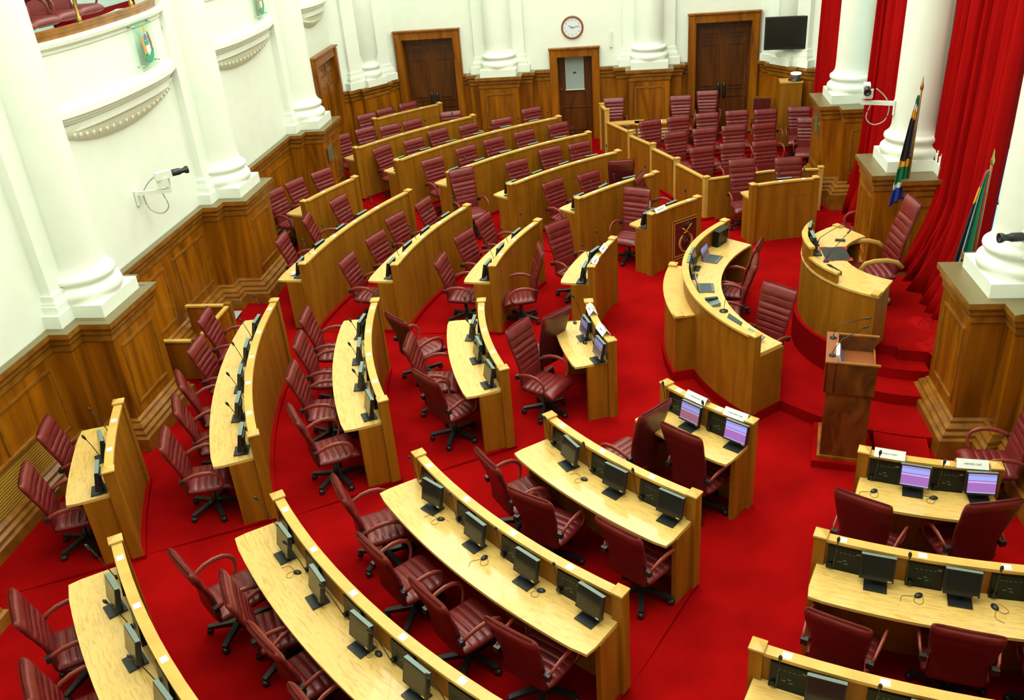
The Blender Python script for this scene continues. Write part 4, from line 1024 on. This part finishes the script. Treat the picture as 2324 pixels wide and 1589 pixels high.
# ------------------------------------------------------------------ speaker's desk
t = thing('speaker_desk', 'oak speaker desk with raised centre screens, up on the dais', 'desk', (0, 0, 0))
zs = .6
obj('front_screen', MB().arc(CC, 1.45, 1.49, 122, 180, zs, zs + .83, 7).arc(CC, 1.45, 1.49, -180, -122, zs, zs + .83, 7), 'oak', t)
obj('worktop', MB().arc(CC, .92, 1.50, 120.5, 239.5, zs + .83, zs + .86, 14), 'oak_top', t)
for a in (122.5, 237.5):
    T = Matrix.Translation((*pol(1.49, a), 0)) @ Matrix.Rotation(math.radians(a), 4, 'Z')
    obj('end_panel', MB().box(-.50, 0, -.025, .025, zs, zs + .83, 0, T), 'oak', t)
    obj('corner_block', MB().box(-.12, .02, -.05, .05, zs + .86, zs + .885, 0, T), 'oak_cap', t)
def capseg(a0, a1, h_):
    sg = obj('raised_screen', MB().arc(CC, 1.45, 1.49, a0, a1, zs + .86, zs + h_ - .03, 3), 'oak', t)
    obj('screen_cap', MB().arc(CC, 1.43, 1.51, a0, a1, zs + h_ - .03, zs + h_, 3), 'oak_cap', sg)
capseg(168, 192, 1.16); capseg(150, 168, 1.12); capseg(192, 216, 1.02)
def goose(label, x, y, z, pts, foot=.04, group=None):
    t = thing('gooseneck_microphone', label, 'microphone', (x, y, z), 0, group)
    obj('foot', MB().lathe([(0, 0), (foot, 0), (foot, .008), (foot * .4, .02), (.008, .05), (0, .05)], 16), 'black', t)
    obj('stem', MB().tube(pts, .005, 6).tube([pts[-1], tuple(Vector(pts[-1]) + (Vector(pts[-1]) - Vector(pts[-2])).normalized() * .055)], [.012, .011], 8), 'black', t)
goose('thin gooseneck microphone on the speaker desk, farther one', 2.66, 12.62, zs + .86, [(0, 0, .04), (.05, .03, .12), (.22, .10, .20), (.36, .16, .25)], group='microphones on the speaker desk')
goose('thin gooseneck microphone on the speaker desk, nearer one', 2.68, 12.02, zs + .86, [(0, 0, .04), (.06, .03, .14), (.2, .12, .26), (.30, .20, .34)], group='microphones on the speaker desk')
dup(mproto['screen'], (2.60, 12.32, zs + .86), math.radians(180) + PI / 2, 'small black monitor on the speaker desk, nearer one', 'monitors on the speaker desk')
dup(mproto['screen'], (2.63, 12.70, zs + .86), math.radians(165) + PI / 2, 'small black monitor on the speaker desk, farther one', 'monitors on the speaker desk')
x, y = pol(1.28, -158); t2 = thing('desk_phone', 'low black telephone console behind the nearer speaker screen', 'telephone', (x, y, zs + .86), math.radians(-158 + 90)); obj('body', MB().box(-.14, .14, -.06, .06, 0, .05), 'black', t2); obj('handset', MB().tube([(-.10, 0, .06), (0, 0, .08), (.10, 0, .06)], [.02, .012, .02], 8), 'black', t2)
t2 = thing('desk_mat', 'black desk mat with red corners on the speaker desk', 'desk mat', (2.86, 12.29, zs + .861), 0)
obj('pad', MB().prism([(-.17, -.20), (-.13, -.24), (.12, -.24), (.17, -.20), (.17, .20), (.12, .24), (-.13, .24), (-.17, .20)], 0, .006), 'black', t2)
for sx in (-1, 1):
    for sy in (-1, 1): obj('corner', MB().prism([(sx * .19, sy * .26), (sx * .07, sy * .26), (sx * .19, sy * .15)], 0, .005), 'red', t2)
o = obj('mobile_phone', MB().box(-.03, .03, -.07, .07, 0, .02), 'black', None, (3.02, 12.78, zs + .86), 1.3); tag(o, 'small black phone lying on the speaker desk beyond the mat', 'phone')

# ------------------------------------------------------------------ lectern
t = thing('lectern', 'tall dark walnut lectern with hollow top, right of the clerks table', 'lectern', (2.515, 9.52, .10), math.radians(-12))
W2, D2, H_ = .275, .37, 1.32
obj('cabinet', MB().box(-W2 + .03, W2 - .02, -D2 + .03, D2 - .03, 0, .92), 'burl', t)
obj('plinth', MB().box(-W2 + .0, W2 + .01, -D2, D2, 0, .04), 'teak', t)
cs = MB().box(-W2, W2, -D2, -D2 + .025, .93, H_).box(-W2, W2, D2 - .025, D2, .93, H_).box(-W2, -W2 + .02, -D2, D2, .93, H_).box(-W2 + .10, -W2 + .12, -D2, D2, .93, H_ - .01)
obj('case', cs, 'burl', t)
obj('top_ledge', MB().box(-W2 - .01, -W2 + .125, -D2 - .01, D2 + .01, H_, H_ + .02), 'clock_wood', t)
for s in (-1, 1): obj('side_rail', MB().box(-W2 + .12, W2 + .03, s * (D2 - .012) - .02, s * (D2 - .012) + .02, H_, H_ + .02), 'teak_mould', t)
obj('reading_shelf', MB().box(-W2 + .12, W2, -D2 + .025, D2 - .025, 1.10, 1.125), 'clock_wood', t)
obj('front_lip', MB().box(W2 - .02, W2, -D2 + .025, D2 - .025, 1.10, 1.17), 'teak_mould', t)
def lect(p): v = Matrix.Rotation(math.radians(-12), 4, 'Z') @ Vector(p); return (2.515 + v.x, 9.52 + v.y, .10 + v.z)
p = lect((-W2 + .06, .22, H_ + .02)); goose('gooseneck microphone on the lectern ledge, farther one', *p, [(0, 0, .04), (.02, 0, .12), (.10, .02, .19), (.36, .02, .24)], group='microphones on the lectern')
p = lect((-W2 + .06, -.22, H_ + .02)); goose('gooseneck microphone on the lectern ledge, nearer one', *p, [(0, 0, .04), (.02, 0, .10), (.10, .05, .18), (.36, .16, .27)], group='microphones on the lectern')
p = lect((-W2 + .19, -.06, 1.125)); t2 = thing('small_screen', 'small white backed screen standing in the lectern top', 'screen', p, math.radians(-12))
obj('body', MB().box(-.03, .01, -.16, .13, .0, .24, 0, Matrix.Rotation(-.25, 4, 'Y')), 'white', t2); obj('face', MB().box(.011, .014, -.15, .12, .01, .23, 0, Matrix.Rotation(-.25, 4, 'Y')), 'violet', t2)
# ------------------------------------------------------------------ wooden booth against the left wall
t = thing('oak_booth', 'small oak booth of low boards against the left wall', 'booth', (-6.72, 11.62, .22))
for (x0, x1, y0, y1, c_) in ((-.38, .32, -.62, -.58, 0), (-.38, .32, .58, .62, 0), (.30, .34, -.6, .6, 0)):
    pn = obj('side_board', MB().box(x0, x1, y0, y1, 0, .62), 'teak', t); obj('board_cap', MB().box(x0 - .015, x1 + .015, y0 - .02, y1 + .02, .62, .65), 'oak_cap', pn)
for sy in (-.6, .6): obj('corner_post', MB().box(.27, .37, sy - .05, sy + .05, 0, .68), 'teak_mould', t)
o = obj('floor_mat', MB().prism([(-.30, .28), (.20, .30), (.24, -.22)], 0, .006), 'pale_metal', None, (-6.95, 13.03, .215)); tag(o, 'pale grey triangular sheet lying on the carpet beside the left wall', 'sheet')

# ------------------------------------------------------------------ curtains
def curtain(label, x0, y0, y1, z0, z1, amp, folds, flare=0, lean=0, seed=0):
    rnd = random.Random(seed); ph = [rnd.uniform(0, 6.28) for _ in range(6)]
    def fn(u, v):
        zz = z1 + (z0 - z1) * v; q = u * folds * 2 * PI
        f_ = math.sin(q + ph[0] + .8 * math.sin(2 * PI * u * 2.3 + ph[1])) + .45 * math.sin(1.9 * q + ph[2] + v * 1.3) + .3 * math.sin(.47 * q + ph[3])
        k = max(0, (v - .80) / .20) ** 1.6
        x = x0 + amp * f_ * (.8 + .5 * v) - flare * k * (1 + .3 * math.sin(q * .5 + ph[4])) - lean * v
        y = y0 + (y1 - y0) * u + amp * .5 * math.cos(q * 1.1 + ph[5]) + k * .25 * (u - .5)
        return (x, y, zz)
    mb = MB().grid(fn, int(folds * 14), 26)
    o = obj('curtain', mb, 'curtain'); tag(o, label, 'curtain', 'long red curtains')
    sm = o.modifiers.new('thickness', 'SOLIDIFY'); sm.thickness = .012
    return o
curtain('wide red curtain hanging behind the speaker, spreading onto the dais', 4.78, 11.9, 14.7, .61, 7.5, .085, 16, .38, .10, 3)
curtain('narrow red curtain between the two farther right columns', 4.56, 15.05, 18.1, .02, 7.5, .07, 15, .22, .05, 5)
curtain('red curtain strip left of the farthest right column', 4.22, 19.95, 21.75, .15, 7.5, .05, 8, .0, 0, 8)
# loose heap of curtain hem on the dais
def heap(u, v):
    a = 2 * PI * u; r = 1 - v; return (4.02 + .24 * r * math.cos(a) * (1 + .25 * math.sin(3 * a)), 11.02 + .30 * r * math.sin(a) * (1 + .2 * math.sin(5 * a)), .602 + .10 * (1 - r * r) + .025 * math.sin(7 * a) * r * v * 4)
o = obj('curtain_hem', MB().grid(heap, 36, 8), 'curtain'); tag(o, 'heap of trailing red curtain hem lying on the dais edge', 'curtain hem')
def heap2(u, v):
    a = 2 * PI * u; r = 1 - v; return (4.0 + .16 * r * math.cos(a) * (1 + .25 * math.sin(3 * a)), 11.75 + .22 * r * math.sin(a) * (1 + .2 * math.sin(4 * a)), .602 + .06 * (1 - r * r) + .02 * math.sin(6 * a) * r * v * 4)
o = obj('curtain_hem', MB().grid(heap2, 30, 6), 'curtain'); tag(o, 'small heap of red curtain hem behind the speaker chair', 'curtain hem')

# ------------------------------------------------------------------ flags on poles
def flag(label, x, y, z0, top, wid, bands, lean, seed):
    t = thing('flag_on_pole', label, 'flag', (x, y, z0), 0, 'national flags')
    po = obj('pole', MB().tube([(0, 0, .03), (lean * .6, 0, top * .6), (lean, 0, top - .1)], .016, 10), 'teak_mould', t)
    obj('finial', MB().lathe([(.0, top - .12), (.022, top - .1), (.026, top - .05), (.012, top), (.008, top + .06), (0, top + .10)], 12, lean, 0), 'brass', po)
    obj('foot', MB().lathe([(0, 0), (.14, 0), (.14, .02), (.03, .05), (.02, .12)], 16), 'brass', po)
    rnd = random.Random(seed); p0 = rnd.uniform(0, 6)
    ztop = top - .18; zlow = top - 1.72
    def fn(u, v):
        wv = wid * (.10 + .90 * v ** .8); q = u * 3 * 2 * PI + p0
        yy = -wv * .35 * u + .03 * math.sin(q) * (.3 + v); xx = lean - .02 - wv * u + .02 * math.sin(q * 1.3 + 1) * (.2 + v)
        zz = ztop + (zlow - ztop) * v - .14 * u * v
        return (xx, yy, zz)
    mb = MB().grid(fn, 22, 40, mfn=bands)
    fo = obj('cloth', mb, ['fwhite', 'yellow', 'fblack', 'green', 'blue', 'red'], t)
    sm = fo.modifiers.new('thickness', 'SOLIDIFY'); sm.thickness = .006
def bands1(u, v):
    s = v + .05 * u
    if u < .13 and v < .60: return 0
    if s < .10: return 3
    if s < .16: return 0
    if s < .24: return 1
    if s < .62: return 2
    if s < .68: return 1
    if s < .83: return 3
    if s < .88: return 0
    return 4
def bands2(u, v):
    if u < .10: return 5
    if u < .24: return 0
    if u < .42: return 3
    if u < .60: return 2 if v < .80 else (1 if v < .88 else 3)
    if u < .74: return 0 if v < .78 else (1 if v < .86 else 3)
    if v < .12: return 5
    if v < .24: return 1
    if v < .74: return 2
    if v < .83: return 1
    return 3
flag('national flag on a wooden pole beside the middle right column', 4.17, 13.85, .6, 2.86, .27, bands1, .02, 1)
flag('national flag on a pole before the window, by the nearest right column', 4.46, 11.62, .6, 2.42, .36, bands2, .03, 2)

# ------------------------------------------------------------------ wall clock, television, small wall box
t = thing('wall_clock', 'round wooden wall clock above the middle door', 'clock', (-1.45, YF - .001, 3.01), 0)
T = Matrix.Rotation(PI / 2, 4, 'X')
obj('rim', MB().lathe([(.235, 0), (.275, .0), (.28, .02), (.265, .045), (.24, .04), (.232, .02)], 48, T=T), 'clock_wood', t)
fc = obj('face', MB().lathe([(.0, .018), (.236, .018)], 48, T=T), 'clock_face', t)
def bar(mb, a, r0, r1, w_, y): 
    a = math.radians(a); d = Vector((math.sin(a), 0, math.cos(a))); p = Vector((d.z, 0, -d.x))
    vs = [d * r0 - p * w_, d * r0 + p * w_, d * r1 + p * w_, d * r1 - p * w_]
    mb.add([(v.x, y, v.z) for v in vs] + [(v.x, y + .003, v.z) for v in vs], [(0, 1, 2, 3), (7, 6, 5, 4), (0, 4, 5, 1), (1, 5, 6, 2), (2, 6, 7, 3), (3, 7, 4, 0)])
hm = MB(); bar(hm, -62, -.03, .10, .006, -.024); obj('hour_hand', hm, 'ink', t); hm = MB(); bar(hm, 80, -.04, .17, .004, -.028); obj('minute_hand', hm, 'ink', t)
for h_ in range(1, 13):
    a = math.radians(h_ * 30); text_mesh('numeral', str(h_), .05, 'ink', fc, (.185 * math.sin(a), -.0195, .185 * math.cos(a)), (PI / 2, 0, 0), .0003)
t = thing('television', 'flat black television on the far right corner column', 'television', (3.56, 22.25, 2.80), math.radians(-6))
obj('casing', MB().box(-.485, .485, -.03, .05, -.365, .365), 'black', t)
obj('display', MB().box(-.445, .445, -.034, -.03, -.315, .325), 'screen', t)
obj('wall_arm', MB().box(-.05, .05, .05, .62, -.08, .08), 'white', t)
o = obj('wall_sensor', MB().box(-.03, .03, -.05, 0, -.19, .19), 'white', None, (-.50, YF, 2.68)); tag(o, 'slim white box on the wall right of the clock', 'wall box')
# tall oak cabinet with a spot lamp
t = thing('tall_cabinet', 'tall plain oak cabinet in the far right corner', 'cabinet', (3.70, 22.0, .25), math.radians(-4))
obj('body', MB().box(-.25, .25, -.20, .20, 0, 1.50), 'oak', t); obj('top', MB().box(-.26, .26, -.21, .21, 1.50, 1.53), 'oak_cap', t)
t = thing('spot_lamp', 'small round lamp with a white disc on the tall cabinet', 'lamp', (3.80, 21.97, 1.78)); obj('foot', MB().lathe([(0, 0), (.17, 0), (.17, .02), (.05, .05), (.03, .12), (0, .12)], 20), 'black', t)
obj('disc', MB().lathe([(0, .12), (.12, .14), (.12, .17), (0, .18)], 20), 'lampglow', t)

# ------------------------------------------------------------------ remote cameras
def remote_cam(label, x, y, z, rz, arm, cable=True, aim=0.0, dark=False):
    t = thing('remote_camera', label, 'camera', (x, y, z), rz, 'remote chamber cameras')
    # local: wall/column at origin, arm runs along +x
    br = obj('bracket', MB().box(0, arm, -.03, .03, -.03, .03).box(-.01, .02, -.09, .09, -.16, .06), 'white', t)
    hd = MB().box(arm - .16, arm + .0, -.06, .06, .07, .20).box(arm - .05, arm - .0, -.03, .03, .03, .08)
    hb = obj('head', hd, 'white', t)
    T = Matrix.Translation((arm - .06, 0, .20)) @ Matrix.Rotation(aim, 4, 'Z')
    bd = obj('body', MB().box(-.12, .12, -.05, .05, -.02, .09, 0, T), 'white', t)
    ln = MB().lathe([(0, .12), (.045, .12), (.05, .14), (.05, .24), (.04, .26), (.035, .30), (.055, .34), (.055, .37), (.035, .36), (0, .33)], 20, T=T @ Matrix.Translation((0, 0, .035)) @ Matrix.Rotation(PI / 2, 4, 'Y'))
    obj('lens', ln, 'black', bd)
    if cable: obj('cable', MB().tube(smooth([(arm - .20, 0, .22), (arm - .34, .0, .10), (arm - .42, .02, -.05), (arm - .38, .02, -.26), (arm - .22, .02, -.34), (arm - .10, .02, -.24), (arm - .14, .02, -.04)]), .009, 8), 'cable', t)
    return t
remote_cam('white remote camera with dark lens on the left wall below the balcony', XL, 11.95, 2.83, math.radians(12), .50, aim=math.radians(30))
remote_cam('white remote camera reaching left from the column beside the hanging flag', 4.06, 14.62, 2.98, math.radians(160), .50, aim=math.radians(99))
remote_cam('dark camera lens sticking out beside the nearest right column', 4.36, 9.56, 2.53, math.radians(180), .16, False, aim=math.radians(4))

# ------------------------------------------------------------------ crests on glass in front of the balcony parapets
def glass_crest(label, x, y, z, rz):
    t = thing('glass_crest', label, 'crest', (x, y, z), rz, 'crests on glass')
    gl = obj('glass_plate', MB().box(-.36, .36, -.006, .006, -.33, .33), 'glass_sheet', t)
    for sx in (-1, 1):
        for sz in (-1, 1): obj('stud', MB().tube([(sx * .31, -.02, sz * .27), (sx * .31, .08, sz * .27)], .012, 8), 'chrome', gl)
    def plate(name, pts, mt):
        n = len(pts); vs = [(px, -.014, pz) for px, pz in pts] + [(px, -.007, pz) for px, pz in pts]
        obj(name, MB().add(vs, [tuple(range(n)), tuple(range(2 * n - 1, n - 1, -1))] + [(i, i + n, (i + 1) % n + n, (i + 1) % n) for i in range(n)]), mt, t)
    plate('ribbon', [(-.20, -.16), (-.12, -.12), (0, -.17), (.12, -.11), (.20, -.09), (.15, -.20), (.04, -.26), (-.08, -.26), (-.15, -.21)], 'ribbon')
    plate('left_supporter', [(-.20, .12), (-.15, .10), (-.10, .02), (-.08, -.06), (-.09, -.16), (-.15, -.17), (-.14, -.06), (-.18, .04)], 'orange')
    plate('right_supporter', [(.10, .16), (.14, .12), (.18, .0), (.17, -.10), (.13, -.12), (.11, .0), (.08, .08)], 'brown')
    plate('shield', [(-.05, -.02), (.05, -.02), (.055, -.10), (0, -.17), (-.055, -.10)], 'fwhite')
    plate('mantle', [(-.07, .04), (.07, .04), (.06, -.02), (-.06, -.02)], 'ribbon')
    plate('helmet', [(-.045, .11), (0, .14), (.045, .11), (.05, .05), (-.05, .05)], 'violet')
    plate('crest_top', [(-.03, .15), (0, .24), (.03, .24), (.05, .15)], 'yellow')
glass_crest('coloured crest on a glass plate before the nearest balcony parapet', -6.93, 12.75, 4.80, PI / 2 + .12)
glass_crest('coloured crest on a glass plate before the second balcony parapet', -6.93, 17.3, 4.80, PI / 2 + .12)

# ------------------------------------------------------------------ red seats in the side gallery behind the nearest balcony rail
for i, (y_, lb) in enumerate([(10.75, 'red gallery seat behind the nearest balcony rail, first from the viewer'), (11.3, 'red gallery seat behind the nearest balcony rail, second from the viewer'), (11.85, 'red gallery seat behind the nearest balcony rail, third from the viewer'), (12.4, 'red gallery seat behind the nearest balcony rail, fourth from the viewer')]):
    dup(proto[('m', False)] if ('m', False) in proto else proto[('m', True)], (-7.72, y_ + .1, 4.90), math.radians(-6) - PI / 2, lb, 'seats in the side gallery')

# ------------------------------------------------------------------ vents, switches and other small things
for i, (x, y, z, rz, lb, ww, hh) in enumerate([(XL + .735, 18.55, 1.47, PI / 2, 'dark square vent on the farthest left column base', .32, .32), (3.765, 18.95, 1.55, -PI / 2, 'dark square vent on the farthest right column base', .30, .34)]):
    t = thing('wall_vent', lb, 'vent', (x, y, z), rz, 'vents on the column bases')
    vm = MB().box(-ww / 2, ww / 2, -.012, 0, -hh / 2, hh / 2)
    for k in range(7): vm.box(-ww / 2 + .02, ww / 2 - .02, -.018, -.012, -hh / 2 + .03 + k * (hh - .06) / 7, -hh / 2 + .045 + k * (hh - .06) / 7)
    obj('grille', vm, 'grille', t)
for i, (y0, y1, lb) in enumerate([(6.7, 8.55, 'ribbed floor-level heating grille in the left dado beside the nearest column'), (4.0, 4.5, 'short ribbed heating grille in the left dado at the picture corner')]):
    t = thing('heating_grille', lb, 'vent', (XL + .032, (y0 + y1) / 2, .75), 0, 'heating grilles in the left dado'); L_ = (y1 - y0) / 2
    fm = MB().box(0, .05, -L_ - .05, L_ + .05, -.30, -.26).box(0, .05, -L_ - .05, L_ + .05, .26, .30).box(0, .05, -L_ - .05, -L_, -.3, .3).box(0, .05, L_, L_ + .05, -.3, .3)
    obj('frame', fm, 'teak_mould', t)
    sm = MB()
    for k in range(14): sm.box(0, .03, -L_, L_, -.25 + k * .036, -.25 + k * .036 + .016)
    obj('slats', sm, 'gold', t)
o = obj('waste_bin', MB().lathe([(0, 0), (.11, 0), (.135, .30), (.125, .30), (.10, .02), (0, .02)], 24), 'white', None, (2.98, 7.85, 0)); tag(o, 'white waste bin under the right block front desk', 'bin')
t = thing('water_bottle', 'clear water bottle with a blue cap on the crest desk', 'bottle', (.30, 16.08, WT)); obj('bottle_body', MB().lathe([(0, 0), (.03, 0), (.032, .02), (.032, .14), (.014, .18), (.014, .20)], 16), 'clear', t); obj('cap', MB().lathe([(.017, .195), (.017, .225), (0, .225)], 16), 'blue', t)
def crumple(u, v): 
    a = 2 * PI * u; b = PI * v; r = .045 * (1 + .35 * math.sin(3 * a + 4 * b)); return (r * 1.3 * math.cos(a) * math.sin(b), r * math.sin(a) * math.sin(b), .03 + .03 * math.cos(b))
o = obj('crumpled_tissue', MB().grid(crumple, 14, 8, smooth=False), 'paper', None, (*pol(9.44, 174.9), tier(4) + WT)); tag(o, 'crumpled white tissue on the fourth row worktop of the middle block', 'tissue')
o = obj('paper_scrap', MB().box(-.03, .03, -.02, .02, 0, .01), 'paper', None, (*pol(4.72, 170.2), WT), .5); tag(o, 'small yellowish paper scrap on the middle block front worktop', 'paper')
